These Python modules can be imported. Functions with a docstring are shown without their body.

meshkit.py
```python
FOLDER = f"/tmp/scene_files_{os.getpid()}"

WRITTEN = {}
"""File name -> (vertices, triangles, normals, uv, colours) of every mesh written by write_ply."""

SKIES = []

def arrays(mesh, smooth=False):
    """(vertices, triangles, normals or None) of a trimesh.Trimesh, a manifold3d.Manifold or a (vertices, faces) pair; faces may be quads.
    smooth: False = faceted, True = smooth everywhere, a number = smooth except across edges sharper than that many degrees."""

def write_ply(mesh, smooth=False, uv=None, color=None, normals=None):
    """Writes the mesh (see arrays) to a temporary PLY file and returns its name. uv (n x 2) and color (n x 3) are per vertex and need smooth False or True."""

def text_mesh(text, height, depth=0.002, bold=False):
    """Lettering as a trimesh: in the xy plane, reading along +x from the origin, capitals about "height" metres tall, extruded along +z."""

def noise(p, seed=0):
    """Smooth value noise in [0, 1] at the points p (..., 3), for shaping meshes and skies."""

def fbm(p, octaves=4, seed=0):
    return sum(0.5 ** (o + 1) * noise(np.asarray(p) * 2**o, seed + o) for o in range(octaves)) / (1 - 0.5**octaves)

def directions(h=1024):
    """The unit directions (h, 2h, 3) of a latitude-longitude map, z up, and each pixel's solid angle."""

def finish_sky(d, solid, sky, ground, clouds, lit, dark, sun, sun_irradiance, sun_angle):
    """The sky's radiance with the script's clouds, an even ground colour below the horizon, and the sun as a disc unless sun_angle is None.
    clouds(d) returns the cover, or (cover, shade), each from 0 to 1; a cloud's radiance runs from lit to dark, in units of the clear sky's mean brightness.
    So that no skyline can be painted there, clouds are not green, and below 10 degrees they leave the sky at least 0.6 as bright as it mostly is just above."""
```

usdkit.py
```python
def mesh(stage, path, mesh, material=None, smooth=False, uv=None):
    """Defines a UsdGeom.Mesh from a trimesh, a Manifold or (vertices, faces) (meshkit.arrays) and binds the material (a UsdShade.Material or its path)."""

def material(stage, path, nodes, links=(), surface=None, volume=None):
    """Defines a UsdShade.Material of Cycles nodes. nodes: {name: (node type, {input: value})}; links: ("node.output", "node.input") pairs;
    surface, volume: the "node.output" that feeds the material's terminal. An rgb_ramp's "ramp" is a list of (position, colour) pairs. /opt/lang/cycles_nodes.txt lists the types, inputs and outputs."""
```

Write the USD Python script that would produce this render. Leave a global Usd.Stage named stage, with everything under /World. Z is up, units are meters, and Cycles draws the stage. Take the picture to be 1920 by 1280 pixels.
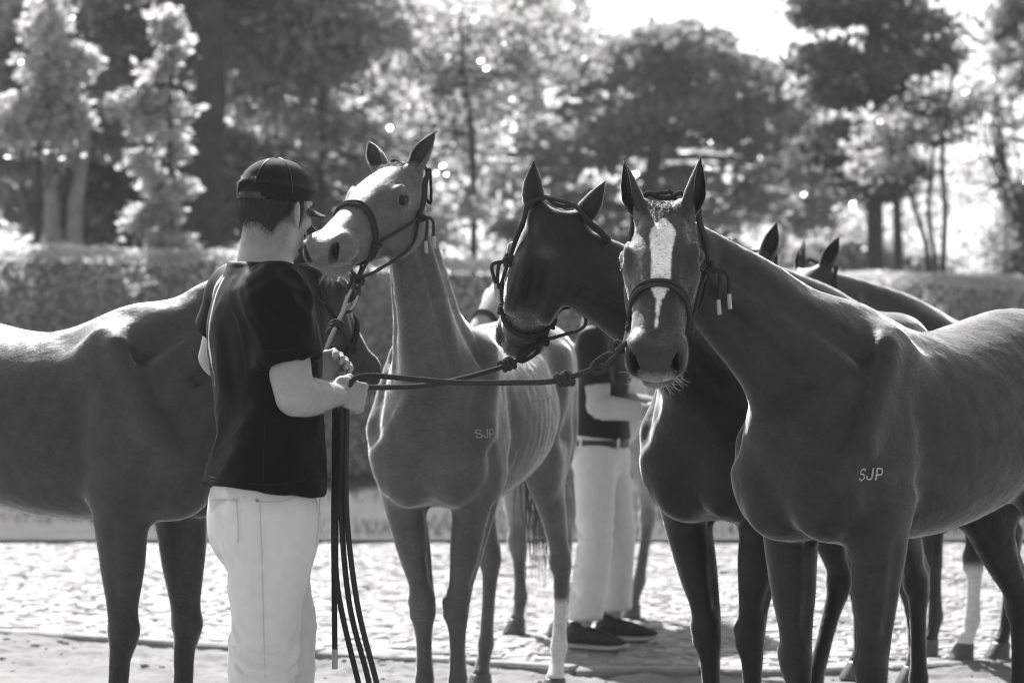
import math
import numpy as np
import trimesh
import meshkit
import usdkit
from concurrent.futures import ThreadPoolExecutor
from pxr import Gf, Sdf, Usd, UsdGeom, UsdLux, UsdShade, Vt

stage = Usd.Stage.CreateInMemory()
UsdGeom.SetStageUpAxis(stage, UsdGeom.Tokens.z)
UsdGeom.SetStageMetersPerUnit(stage, 1.0)
stage.SetDefaultPrim(UsdGeom.Xform.Define(stage, '/World').GetPrim())
UsdGeom.Scope.Define(stage, '/World/Looks')

# ---------------------------------------------------------------- camera: 85 mm, eye height 1.30 m, level, shifted upwards a little
EXPOSURE = 1.3
cam = UsdGeom.Camera.Define(stage, '/World/camera')
cam.CreateHorizontalApertureAttr(36.0)
cam.CreateVerticalApertureAttr(24.0)
cam.CreateFocalLengthAttr(85.0)
cam.CreateVerticalApertureOffsetAttr(60 / 1920 * 36.0)
cam.CreateClippingRangeAttr(Gf.Vec2f(0.1, 2000))
cam.CreateFStopAttr(3.4)
cam.CreateFocusDistanceAttr(7.1)
cam.CreateExposureAttr(EXPOSURE)
UsdGeom.Xformable(cam).AddTranslateOp().Set(Gf.Vec3d(0, 0, 1.30))
UsdGeom.Xformable(cam).AddRotateXOp().Set(90.0)

# ---------------------------------------------------------------- daylight: the sun stands high behind the horses, a little to the left
SUN = np.array([-0.22, 0.70, 0.68])
SUN = SUN / np.linalg.norm(SUN)
SKY_STRENGTH, SUN_INTENSITY = 0.085, 1.25
dome = UsdLux.DomeLight.Define(stage, '/World/sky')
sky = usdkit.material(stage, '/World/Looks/sky_air', {
    's': ('sky_texture', {'sky_type': 'single_scattering', 'sun_disc': False, 'sun_elevation': float(math.asin(SUN[2])), 'sun_rotation': float(math.atan2(SUN[0], SUN[1])), 'aerosol_density': 2.2, 'air_density': 1.0}),
    'g': ('rgb_to_bw', {}), 'b': ('background_shader', {'strength': SKY_STRENGTH})},
    [('s.color', 'g.color'), ('g.val', 'b.color')], surface='b.background')
UsdShade.MaterialBindingAPI.Apply(dome.GetPrim()).Bind(sky)
dome.GetPrim().SetCustomDataByKey('kind', 'structure')
dome.GetPrim().SetCustomDataByKey('label', 'bright hazy daylight sky above the trees')
sun = UsdLux.DistantLight.Define(stage, '/World/sun')
sun.CreateIntensityAttr(SUN_INTENSITY)
sun.CreateAngleAttr(0.5)
sun.CreateNormalizeAttr(True)
sun.CreateColorAttr(Gf.Vec3f(1.0, 0.99, 0.975))
z_ = SUN
x_ = np.cross([0, 0, 1.0], z_)
x_ /= np.linalg.norm(x_)
y_ = np.cross(z_, x_)
UsdGeom.Xformable(sun).AddTransformOp().Set(Gf.Matrix4d(*[float(t) for r in (x_, y_, z_) for t in (*r, 0)], 0, 0, 0, 1))

# ---------------------------------------------------------------- naming helpers
TAKEN = {}


def numbered(parent, name):
    k = TAKEN.get((parent, name), 0)
    TAKEN[(parent, name)] = k + 1
    return f'{parent}/{name}' + (f'_{k:03d}' if k else '')


def tag(prim, label=None, cat=None, group=None, kind=None):
    for k, t in (('label', label), ('category', cat), ('group', group), ('kind', kind)):
        if t:
            prim.SetCustomDataByKey(k, t)
    return prim


def thing(name, label, cat, loc=(0, 0, 0), group=None, kind=None):
    path = numbered('/World', name)
    x = UsdGeom.Xform.Define(stage, path)
    x.AddTranslateOp().Set(Gf.Vec3d(*[float(t) for t in loc]))
    tag(x.GetPrim(), label, cat, group, kind)
    return dict(path=path, loc=np.array(loc, float), prim=x.GetPrim())


def put(parent, name, mesh, mat, label=None, color=None, smooth=False, normals=None, quads=None):
    """A mesh given in world coordinates, stored relative to its thing. parent: a thing, a part, or None for top level."""
    base = parent['path'] if parent else '/World'
    loc = parent['loc'] if parent else np.zeros(3)
    path = numbered(base, name)
    if isinstance(mesh, (tuple, list)) and len(mesh) == 3:
        v, f, n = mesh
    else:
        v, f, n = meshkit.arrays(mesh, smooth)
    f = np.asarray(f)
    m = UsdGeom.Mesh.Define(stage, path)
    m.CreatePointsAttr(Vt.Vec3fArray.FromNumpy((np.asarray(v) - loc).astype(np.float32)))
    if f.shape[1] == 4:
        f = np.vstack([f[:, [0, 1, 2]], f[:, [0, 2, 3]]])
        f = f[(f[:, 0] != f[:, 1]) & (f[:, 1] != f[:, 2]) & (f[:, 0] != f[:, 2])]
    m.CreateFaceVertexCountsAttr(Vt.IntArray.FromNumpy(np.full(len(f), 3, np.int32)))
    m.CreateFaceVertexIndicesAttr(Vt.IntArray.FromNumpy(f.astype(np.int32).ravel()))
    m.CreateSubdivisionSchemeAttr('none')
    if n is not None:
        m.CreateNormalsAttr(Vt.Vec3fArray.FromNumpy(np.asarray(n).astype(np.float32)))
        m.SetNormalsInterpolation('vertex')
    if color is not None:
        c = np.repeat(np.asarray(color, np.float32)[:, None], 3, 1) if np.ndim(color) == 1 else np.asarray(color, np.float32)
        UsdGeom.PrimvarsAPI(m).CreatePrimvar('tone', Sdf.ValueTypeNames.Color3fArray, 'vertex').Set(Vt.Vec3fArray.FromNumpy(np.ascontiguousarray(c)))
    UsdShade.MaterialBindingAPI.Apply(m.GetPrim()).Bind(mat)
    if label:
        tag(m.GetPrim(), label)
    return dict(path=path, loc=loc, prim=m.GetPrim())


def curves(parent, name, lines, width, mat, taper=0.25):
    """Hairs: lines is a list of (k,3) world points."""
    base = parent['path'] if parent else '/World'
    loc = parent['loc'] if parent else np.zeros(3)
    path = numbered(base, name)
    c = UsdGeom.BasisCurves.Define(stage, path)
    c.CreateTypeAttr('linear')
    c.CreatePointsAttr(Vt.Vec3fArray.FromNumpy((np.vstack(lines) - loc).astype(np.float32)))
    c.CreateCurveVertexCountsAttr(Vt.IntArray([len(x) for x in lines]))
    ws = np.concatenate([np.linspace(1, taper, len(x)) * (width if np.ndim(width) == 0 else width[i]) for i, x in enumerate(lines)])
    c.CreateWidthsAttr(Vt.FloatArray.FromNumpy(ws.astype(np.float32)))
    c.SetWidthsInterpolation('vertex')
    UsdShade.MaterialBindingAPI.Apply(c.GetPrim()).Bind(mat)
    return dict(path=path, loc=loc, prim=c.GetPrim())


# ---------------------------------------------------------------- materials: the photograph is black and white, so every colour is a grey
def g3(a):
    return (a, a, a)


def mat_plain(name, a, rough=0.7, spec=0.3, noise=0.25, scale=12.0, bump=0.0, bscale=60.0, sheen=0.0, detail=5, **more):
    nodes = {'c': ('texture_coordinate', {}), 'n': ('noise_texture', {'scale': scale, 'detail': detail, 'roughness': 0.6}),
             'r': ('rgb_ramp', {'ramp': [(0.25, g3(a * (1 - noise))), (0.75, g3(a * (1 + noise)))]}),
             'p': ('principled_bsdf', {'roughness': rough, 'specular_ior_level': spec, 'sheen_weight': sheen, 'sheen_roughness': 0.4, **more})}
    links = [('c.object', 'n.vector'), ('n.fac', 'r.fac'), ('r.color', 'p.base_color')]
    if bump:
        nodes['bn'] = ('noise_texture', {'scale': bscale, 'detail': 4, 'roughness': 0.6})
        nodes['b'] = ('bump', {'strength': 1.0, 'distance': bump})
        links += [('c.object', 'bn.vector'), ('bn.fac', 'b.height'), ('b.normal', 'p.normal')]
    return usdkit.material(stage, '/World/Looks/' + name, nodes, links, surface='p.BSDF')


def mat_coat(name, rough=0.54, spec=0.34, sheen=0.90, vary=0.38):
    """Short horse hair: the coat's own tone comes from the mesh, hair streaks and faint dapples from noise."""
    nodes = {'a': ('attribute', {'attribute': 'tone'}), 'c': ('texture_coordinate', {}),
             'n': ('noise_texture', {'scale': 7.0, 'detail': 10, 'roughness': 0.72}),
             'm': ('mapping', {'scale': (60, 60, 420)}), 'h': ('noise_texture', {'scale': 1.0, 'detail': 3, 'roughness': 0.6}),
             'r': ('rgb_ramp', {'ramp': [(0.25, g3(1 - vary)), (0.75, g3(1 + vary))]}),
             'r2': ('rgb_ramp', {'ramp': [(0.3, g3(0.74)), (0.7, g3(1.26))]}),
             'm1': ('mix', {'mix_type': 'multiply', 'fac': 1.0}), 'm2': ('mix', {'mix_type': 'multiply', 'fac': 1.0}),
             'b': ('bump', {'strength': 0.5, 'distance': 0.0012}),
             'b2': ('bump', {'strength': 0.7, 'distance': 0.008}), 'nb': ('noise_texture', {'scale': 13.0, 'detail': 6, 'roughness': 0.55}), 'rr': ('map_range', {'from_min': 0.35, 'from_max': 0.65, 'to_min': rough - 0.12, 'to_max': rough + 0.10}),
             'p': ('principled_bsdf', {'roughness': rough, 'specular_ior_level': spec, 'sheen_weight': sheen, 'sheen_roughness': 0.28})}
    links = [('c.object', 'n.vector'), ('c.object', 'm.vector'), ('m.vector', 'h.vector'), ('n.fac', 'r.fac'), ('h.fac', 'r2.fac'), ('a.color', 'm1.color1'), ('r.color', 'm1.color2'),
             ('m1.color', 'm2.color1'), ('r2.color', 'm2.color2'), ('m2.color', 'p.base_color'), ('c.object', 'nb.vector'), ('nb.fac', 'b2.height'), ('b2.normal', 'b.normal'), ('nb.fac', 'rr.value'), ('rr.result', 'p.roughness'), ('h.fac', 'b.height'), ('b.normal', 'p.normal')]
    return usdkit.material(stage, '/World/Looks/' + name, nodes, links, surface='p.BSDF')


def mat_leaf(name, a, trans=0.5, rough=0.24, vary=0.5):
    nodes = {'g': ('geometry', {}), 'n': ('noise_texture', {'scale': 1.3, 'detail': 6, 'roughness': 0.7}),
             'r': ('rgb_ramp', {'ramp': [(0.25, g3(a * (1 - vary))), (0.75, g3(a * (1 + vary)))]}),
             'p': ('principled_bsdf', {'roughness': rough, 'specular_ior_level': 0.5}), 't': ('translucent_bsdf', {}),
             's': ('hsv', {'value': 1.7}), 'm': ('mix_closure', {'fac': trans})}
    links = [('g.position', 'n.vector'), ('n.fac', 'r.fac'), ('r.color', 'p.base_color'), ('r.color', 's.color'), ('s.color', 't.color'), ('p.BSDF', 'm.closure1'), ('t.BSDF', 'm.closure2')]
    return usdkit.material(stage, '/World/Looks/' + name, nodes, links, surface='m.closure')


M = {}
M['coat'] = mat_coat('short_coat')
M['coat_grey'] = mat_coat('dappled_coat', vary=0.35)
M['hoof'] = mat_plain('hoof_horn', 0.09, 0.5, 0.4, 0.4, 40, 0.002, 60)
M['eye'] = mat_plain('eye_gloss', 0.006, 0.04, 0.4, 0.1)
M['hair'] = mat_plain('dark_hair', 0.016, 0.5, 0.35, 0.3)
M['tail_hair'] = mat_plain('tail_hair', 0.05, 0.5, 0.4, 0.4)
M['whisker'] = mat_plain('whisker_hair', 0.45, 0.4, 0.5, 0.1)
M['brand'] = mat_plain('brand_hair', 0.42, 0.8, 0.2, 0.25, 120)
M['rope'] = usdkit.material(stage, '/World/Looks/braided_rope', {
    'c': ('texture_coordinate', {}), 'n': ('noise_texture', {'scale': 320, 'detail': 3}), 'w': ('voronoi_texture', {'scale': 210}),
    'r': ('rgb_ramp', {'ramp': [(0.2, g3(0.022)), (0.8, g3(0.075))]}), 'b': ('bump', {'strength': 0.9, 'distance': 0.0015}),
    'p': ('principled_bsdf', {'roughness': 1.0, 'specular_ior_level': 0.02, 'sheen_weight': 0.05, 'sheen_roughness': 0.4})},
    [('c.object', 'n.vector'), ('c.object', 'w.vector'), ('n.fac', 'r.fac'), ('r.color', 'p.base_color'), ('w.distance', 'b.height'), ('b.normal', 'p.normal')], surface='p.BSDF')
M['tip'] = mat_plain('pale_tip', 0.42, 0.6, 0.3, 0.15)
M['skin'] = usdkit.material(stage, '/World/Looks/skin', {
    'a': ('attribute', {'attribute': 'tone'}), 'c': ('texture_coordinate', {}), 'n': ('noise_texture', {'scale': 45, 'detail': 5, 'roughness': 0.65}),
    'r': ('rgb_ramp', {'ramp': [(0.3, g3(0.9)), (0.7, g3(1.08))]}), 'm': ('mix', {'mix_type': 'multiply', 'fac': 1.0}), 'b': ('bump', {'strength': 0.5, 'distance': 0.0015}),
    'p': ('principled_bsdf', {'roughness': 0.52, 'specular_ior_level': 0.35, 'sheen_weight': 0.08})},
    [('c.object', 'n.vector'), ('n.fac', 'r.fac'), ('a.color', 'm.color1'), ('r.color', 'm.color2'), ('m.color', 'p.base_color'), ('n.fac', 'b.height'), ('b.normal', 'p.normal')], surface='p.BSDF')
M['shirt'] = usdkit.material(stage, '/World/Looks/black_jersey', {
    'a': ('attribute', {'attribute': 'tone'}), 'c': ('texture_coordinate', {}), 'n': ('noise_texture', {'scale': 500, 'detail': 2}), 'b': ('bump', {'strength': 0.35, 'distance': 0.0008}),
    'p': ('principled_bsdf', {'roughness': 0.68, 'specular_ior_level': 0.12, 'sheen_weight': 0.02, 'sheen_roughness': 0.5})},
    [('a.color', 'p.base_color'), ('c.object', 'n.vector'), ('n.fac', 'b.height'), ('b.normal', 'p.normal')], surface='p.BSDF')
M['denim'] = mat_plain('white_denim', 0.60, 0.85, 0.15, 0.05, 30, 0.0006, 420, 0.1)
M['seam'] = mat_plain('seam_thread', 0.46, 0.9, 0.1, 0.1)
M['cap'] = mat_plain('cap_cloth', 0.012, 0.9, 0.15, 0.3, 200, 0.0012, 260, 0.15)
M['cap_strap'] = mat_plain('cap_strap', 0.05, 0.45, 0.4, 0.1)
M['sleeve'] = mat_plain('pale_sleeve', 0.42, 0.85, 0.15, 0.06, 30, 0.0006, 300)
M['shoe'] = mat_plain('shoe_mesh', 0.045, 0.8, 0.2, 0.5, 90, 0.002, 160)
M['sole'] = mat_plain('shoe_sole', 0.42, 0.7, 0.3, 0.15)
M['belt'] = mat_plain('belt_leather', 0.03, 0.45, 0.4, 0.2)
M['metal'] = mat_plain('rivet_metal', 0.25, 0.35, 0.6, 0.1, metallic=0.8)
M['stone'] = mat_plain('sett_stone', 0.235, 0.72, 0.4, 0.35, 9, 0.004, 38)
M['stone_light'] = mat_plain('sett_stone_pale', 0.285, 0.72, 0.4, 0.35, 9, 0.004, 38)
M['stone_dark'] = mat_plain('sett_stone_dark', 0.20, 0.72, 0.4, 0.35, 9, 0.004, 38)
M['joint'] = mat_plain('sandy_joint', 0.24, 0.95, 0.1, 0.35, 14, 0.006, 60)
M['kerb'] = mat_plain('kerb_stone', 0.24, 0.85, 0.2, 0.3, 7, 0.006, 40)
M['dirt'] = mat_plain('dry_dirt', 0.205, 0.95, 0.1, 0.36, 2.6, 0.012, 22, detail=9)
M['clod'] = mat_plain('dirt_clod', 0.27, 0.95, 0.1, 0.3, 30, 0.004, 60)
M['verge'] = mat_plain('worn_grass_soil_shade_tone', 0.06, 0.95, 0.1, 0.4, 1.5, 0.02, 12, detail=9)  # grass and soil, base colour darkened to stand in for shade over the strip
M['field'] = mat_plain('distant_grass', 0.10, 0.95, 0.1, 0.4, 0.6, 0.02, 8)
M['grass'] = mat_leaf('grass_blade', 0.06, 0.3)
M['hedge_leaf'] = mat_leaf('hedge_leaf', 0.48, 0.35, 0.45)
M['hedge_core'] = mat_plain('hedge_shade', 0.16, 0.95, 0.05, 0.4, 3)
M['bark'] = mat_plain('rough_bark', 0.045, 0.95, 0.1, 0.5, 5, 0.03, 9)
M['bark_pale'] = mat_plain('pale_bark', 0.30, 0.9, 0.1, 0.3, 4, 0.015, 12)
M['leaf'] = mat_leaf('broad_leaf', 0.30, 0.6)
M['leaf_pale'] = mat_leaf('pale_leaf', 0.42, 0.55, 0.32, 0.25)
M['leaf_dark'] = mat_leaf('dark_leaf', 0.19, 0.52)
M['haze'] = usdkit.material(stage, '/World/Looks/thin_haze', {'v': ('principled_volume', {'color': g3(0.95), 'density': 0.0004, 'anisotropy': 0.55})}, volume='v.volume')
M['needle'] = mat_leaf('conifer_needle', 0.11, 0.45)
# ---------------------------------------------------------------- signed-distance modelling kit
V = lambda *a: np.array(a, float)


def unit(v):
    v = np.asarray(v, float)
    return v / max(np.linalg.norm(v), 1e-12)


class Frame:
    """A rigid frame: local point p sits at o + R p."""

    def __init__(self, o=(0, 0, 0), R=None):
        self.o, self.R = np.asarray(o, float), np.eye(3) if R is None else np.asarray(R, float)

    def p(self, q):
        return self.o + np.asarray(q, float) @ self.R.T

    def d(self, q):
        return np.asarray(q, float) @ self.R.T

    def inv(self, p):
        return (np.asarray(p, float) - self.o) @ self.R


def axes(x, up):
    """Right-handed rotation whose columns are forward, left, up."""
    x = unit(x)
    y = unit(np.cross(up, x))
    return np.stack([x, y, np.cross(x, y)], 1)


class Seg:
    def __init__(self, a, b, t, u, v, ra, rb, cap):
        self.a, self.L = a.astype(np.float32), np.float32(max(np.linalg.norm(b - a), 1e-6))
        self.M = np.stack([t, u, v], 1).astype(np.float32)
        self.ra, self.rb, self.cap = np.asarray(ra, np.float32), np.asarray(rb, np.float32), np.float32(cap)
        m = max(max(ra), max(rb), cap)
        self.lo, self.hi = np.minimum(a, b) - m, np.maximum(a, b) + m

    def dist(self, P):
        q = (P - self.a) @ self.M
        h = np.clip(q[..., 0] / self.L, 0, 1)
        qt = q[..., 0] - h * self.L
        ru = self.ra[0] + (self.rb[0] - self.ra[0]) * h
        up = q[..., 2] > 0
        rv = np.where(up, self.ra[1] + (self.rb[1] - self.ra[1]) * h, self.ra[2] + (self.rb[2] - self.ra[2]) * h)
        a, b, c = qt / self.cap, q[..., 1] / ru, q[..., 2] / rv
        k0 = np.sqrt(a * a + b * b + c * c)
        a /= self.cap
        b /= ru
        c /= rv
        k1 = np.sqrt(a * a + b * b + c * c)
        return k0 * (k0 - 1) / (k1 + 1e-5)


def ellipsoid(c, r, R=None):
    """R: columns are the axes of the radii r."""
    R = np.eye(3) if R is None else np.asarray(R, float)
    c = np.asarray(c, float)
    t, u, v = R[:, 0], R[:, 1], R[:, 2]
    s = Seg(c - t * 1e-6, c + t * 1e-6, t, u, v, (r[1], r[2], r[2]), (r[1], r[2], r[2]), r[0])
    return [s]


def spline(ctrl, n):
    """Catmull-Rom through rows of ctrl, n samples per span."""
    c = np.asarray(ctrl, float)
    if len(c) == 2:
        return np.array([c[0] + (c[1] - c[0]) * k / n for k in range(n + 1)])
    c = np.vstack([2 * c[0] - c[1], c, 2 * c[-1] - c[-2]])
    out = []
    for i in range(1, len(c) - 2):
        p0, p1, p2, p3 = c[i - 1:i + 3]
        for k in range(n):
            t = k / n
            out.append(0.5 * (2 * p1 + (p2 - p0) * t + (2 * p0 - 5 * p1 + 4 * p2 - p3) * t * t + (3 * p1 - p0 - 3 * p2 + p3) * t ** 3))
    out.append(c[-2])
    return np.array(out)


class Span:
    """One span of a loft: centre, frame and radii run smoothly from node to node; the first and the last span of a loft are capped."""

    def __init__(self, a, b, ta, tb, ua, ub, ra, rb, cap, first, last):
        f = lambda x: np.asarray(x, np.float32)
        self.a, self.b, self.ta, self.tb, self.ua, self.ub, self.ra, self.rb = map(f, (a, b, ta, tb, ua, ub, ra, rb))
        self.va, self.vb = f(np.cross(ta, ua)), f(np.cross(tb, ub))
        self.cap, self.first, self.last = np.float32(cap), first, last
        m = max(max(ra), max(rb))
        self.lo, self.hi = np.minimum(a, b) - m, np.maximum(a, b) + m

    def dist(self, P):
        A, B = P - self.a, P - self.b
        dA, dB = A @ self.ta, -(B @ self.tb)
        den = dA + dB
        h = np.clip(dA / np.where(np.abs(den) < 1e-6, 1e-6, den), 0, 1)
        h = np.where(den <= 0, np.float32(0.5), h)
        ru = self.ra[0] + (self.rb[0] - self.ra[0]) * h
        qu = (1 - h) * (A @ self.ua) + h * (B @ self.ub)
        qv = (1 - h) * (A @ self.va) + h * (B @ self.vb)
        rv = np.where(qv > 0, self.ra[1] + (self.rb[1] - self.ra[1]) * h, self.ra[2] + (self.rb[2] - self.ra[2]) * h)
        a, b = qu / ru, qv / rv
        t = np.where(dA < 0, dA, np.where(dB < 0, -dB, np.float32(0)))
        c = t / self.cap
        k0 = np.sqrt(a * a + b * b + c * c)
        a /= ru
        b /= rv
        c /= self.cap
        d = k0 * (k0 - 1) / (np.sqrt(a * a + b * b + c * c) + 1e-5)
        out = np.zeros(d.shape, bool)
        if not self.first:
            out |= dA < -1e-4
        if not self.last:
            out |= dB < -1e-4
        d[out] = 0.25
        return d


def loft(pts, radii, dorsal, n=4, cap=None, smooth=True):
    """pts (k,3); radii (k,3): lateral, dorsal, ventral; dorsal: (3,) or (k,3) direction of the dorsal side."""
    pts, radii = np.asarray(pts, float), np.asarray(radii, float)
    if radii.shape[1] == 2:
        radii = radii[:, [0, 1, 1]]
    dorsal = np.broadcast_to(np.asarray(dorsal, float), pts.shape)
    c = spline(np.hstack([pts, radii, dorsal]), n) if smooth else np.hstack([pts, radii, dorsal])
    p, r, d = c[:, :3], np.maximum(c[:, 3:6], 1e-3), c[:, 6:9]
    T = np.gradient(p, axis=0)
    T /= np.linalg.norm(T, axis=1, keepdims=True)
    U = np.cross(d, T)
    U /= np.linalg.norm(U, axis=1, keepdims=True)
    e = len(p) - 2
    return [Span(p[i], p[i + 1], T[i], T[i + 1], U[i], U[i + 1], r[i], r[i + 1], cap if cap else 0.6 * min(r[0 if i == 0 else -1].min(), r[i].min(), r[i + 1].min()), i == 0, i == e) for i in range(e + 1)]


def capsule(a, b, ra, rb=None):
    a, b = np.asarray(a, float), np.asarray(b, float)
    rb = ra if rb is None else rb
    t = unit(b - a)
    u = unit(np.cross(t, V(0, 0, 1) if abs(t[2]) < 0.9 else V(1, 0, 0)))
    return [Seg(a, b, t, u, np.cross(t, u), (ra,) * 3, (rb,) * 3, max(ra, rb) if ra == rb else min(ra, rb))]


class Field:
    def __init__(self):
        self.ops = []

    def add(self, segs, k=0.02):
        self.ops.append((1, segs, k))

    def sub(self, segs, k=0.01):
        self.ops.append((-1, segs, k))

    @property
    def lo(self):
        return self.bounds(0)[0]

    @property
    def hi(self):
        return self.bounds(0)[1]

    def bounds(self, pad=0.03):
        s = [x for sg, ss, k in self.ops if sg > 0 for x in ([ss] if isinstance(ss, Field) else ss)]
        return np.min([x.lo for x in s], 0) - pad, np.max([x.hi for x in s], 0) + pad

    def grid(self, lo, h, shape):
        lo = np.asarray(lo, np.float32)
        D = np.full(shape, 0.25, np.float32)
        ax = [lo[i] + h * np.arange(shape[i], dtype=np.float32) for i in range(3)]
        hi = lo + h * np.array(shape)

        def window(a, b):
            i0 = np.clip(np.floor((a - lo) / h).astype(int), 0, shape)
            i1 = np.clip(np.ceil((b - lo) / h).astype(int) + 1, 0, shape)
            return i0, i1

        for sign, segs, k in self.ops:
            m = k + 3 * h + 0.01
            if isinstance(segs, Field):
                b0, b1 = segs.bounds(m)
                i0, i1 = window(b0, b1)
                if np.any(i1 <= i0):
                    continue
                T = segs.grid(lo + h * i0, h, tuple(i1 - i0))
                w = tuple(slice(x, y) for x, y in zip(i0, i1))
                A = D[w]
                e = np.maximum(k - np.abs(A - T), 0) / k
                D[w] = np.minimum(A, T) - e * e * k * 0.25
                continue
            a = np.min([s.lo for s in segs], 0) - m
            b = np.max([s.hi for s in segs], 0) + m
            i0, i1 = window(a, b)
            if np.any(i1 <= i0):
                continue
            T = np.full(tuple(i1 - i0), 0.25, np.float32)
            hit = False
            for s in segs:
                j0, j1 = window(s.lo - m, s.hi + m)
                if np.any(j1 <= j0):
                    continue
                hit = True
                P = np.empty(tuple(j1 - j0) + (3,), np.float32)
                P[..., 0] = ax[0][j0[0]:j1[0], None, None]
                P[..., 1] = ax[1][None, j0[1]:j1[1], None]
                P[..., 2] = ax[2][None, None, j0[2]:j1[2]]
                w = tuple(slice(x, y) for x, y in zip(j0 - i0, j1 - i0))
                np.minimum(T[w], s.dist(P), out=T[w])
            if not hit:
                continue
            w = tuple(slice(x, y) for x, y in zip(i0, i1))
            A = D[w]
            if sign > 0:
                e = np.maximum(k - np.abs(A - T), 0) / k
                D[w] = np.minimum(A, T) - e * e * k * 0.25
            else:
                T = -T
                e = np.maximum(k - np.abs(A - T), 0) / k
                D[w] = np.maximum(A, T) + e * e * k * 0.25
        return D


def nets(D, lo, h, keep=None):
    """Naive surface nets. keep: optional (cells) -> mask of the cells whose faces are wanted. Returns vertices, quads, normals."""
    s = D < 0
    n = np.array(D.shape)
    c = s[:-1, :-1, :-1].astype(np.int8)
    tot = np.zeros(tuple(n - 1), np.int8)
    for i, j, k in np.ndindex(2, 2, 2):
        tot += s[i:n[0] - 1 + i, j:n[1] - 1 + j, k:n[2] - 1 + k]
    mixed = (tot > 0) & (tot < 8)
    idx = np.argwhere(mixed)
    ids = np.full(tuple(n - 1), -1, np.int32)
    ids[mixed] = np.arange(len(idx))
    corner = np.array(list(np.ndindex(2, 2, 2)))
    vals = np.stack([D[idx[:, 0] + a, idx[:, 1] + b, idx[:, 2] + g] for a, b, g in corner], 1)
    acc, cnt = np.zeros((len(idx), 3)), np.zeros(len(idx))
    for e0 in range(8):
        for ax in range(3):
            if corner[e0][ax] == 0:
                e1 = e0 + (4, 2, 1)[ax]
                va, vb = vals[:, e0], vals[:, e1]
                x = (va < 0) != (vb < 0)
                t = np.where(x, va / np.where(x, va - vb, 1), 0)
                pt = np.repeat(corner[e0][None].astype(float), len(idx), 0)
                pt[:, ax] += t
                acc += pt * x[:, None]
                cnt += x
    verts = np.asarray(lo, float) + h * (idx + acc / cnt[:, None])
    g = np.stack([sum((1 if corner[q][ax] else -1) * vals[:, q] for q in range(8)) for ax in range(3)], 1)
    g /= np.maximum(np.linalg.norm(g, axis=1, keepdims=True), 1e-9)
    quads = []
    for ax in range(3):
        sl0 = [slice(None)] * 3
        sl1 = [slice(None)] * 3
        sl0[ax], sl1[ax] = slice(0, n[ax] - 1), slice(1, n[ax])
        b, e = (ax + 1) % 3, (ax + 2) % 3
        ch = s[tuple(sl0)] != s[tuple(sl1)]
        q = np.argwhere(ch)
        q = q[(q[:, b] > 0) & (q[:, e] > 0) & (q[:, b] < n[b] - 1) & (q[:, e] < n[e] - 1)]
        inside = s[tuple(q.T)]
        db, de = np.eye(3, dtype=int)[b], np.eye(3, dtype=int)[e]
        f = np.stack([ids[tuple((q - db - de).T)], ids[tuple((q - de).T)], ids[tuple(q.T)], ids[tuple((q - db).T)]], 1)
        f[~inside] = f[~inside][:, ::-1]
        quads.append(f)
    quads = np.concatenate(quads)
    if keep is not None:
        m = keep(verts)
        quads = quads[m[quads].any(1)]
        used = np.unique(quads)
        remap = np.full(len(verts), -1, np.int64)
        remap[used] = np.arange(len(used))
        verts, g, quads = verts[used], g[used], remap[quads]
    return verts, quads, g


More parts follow.
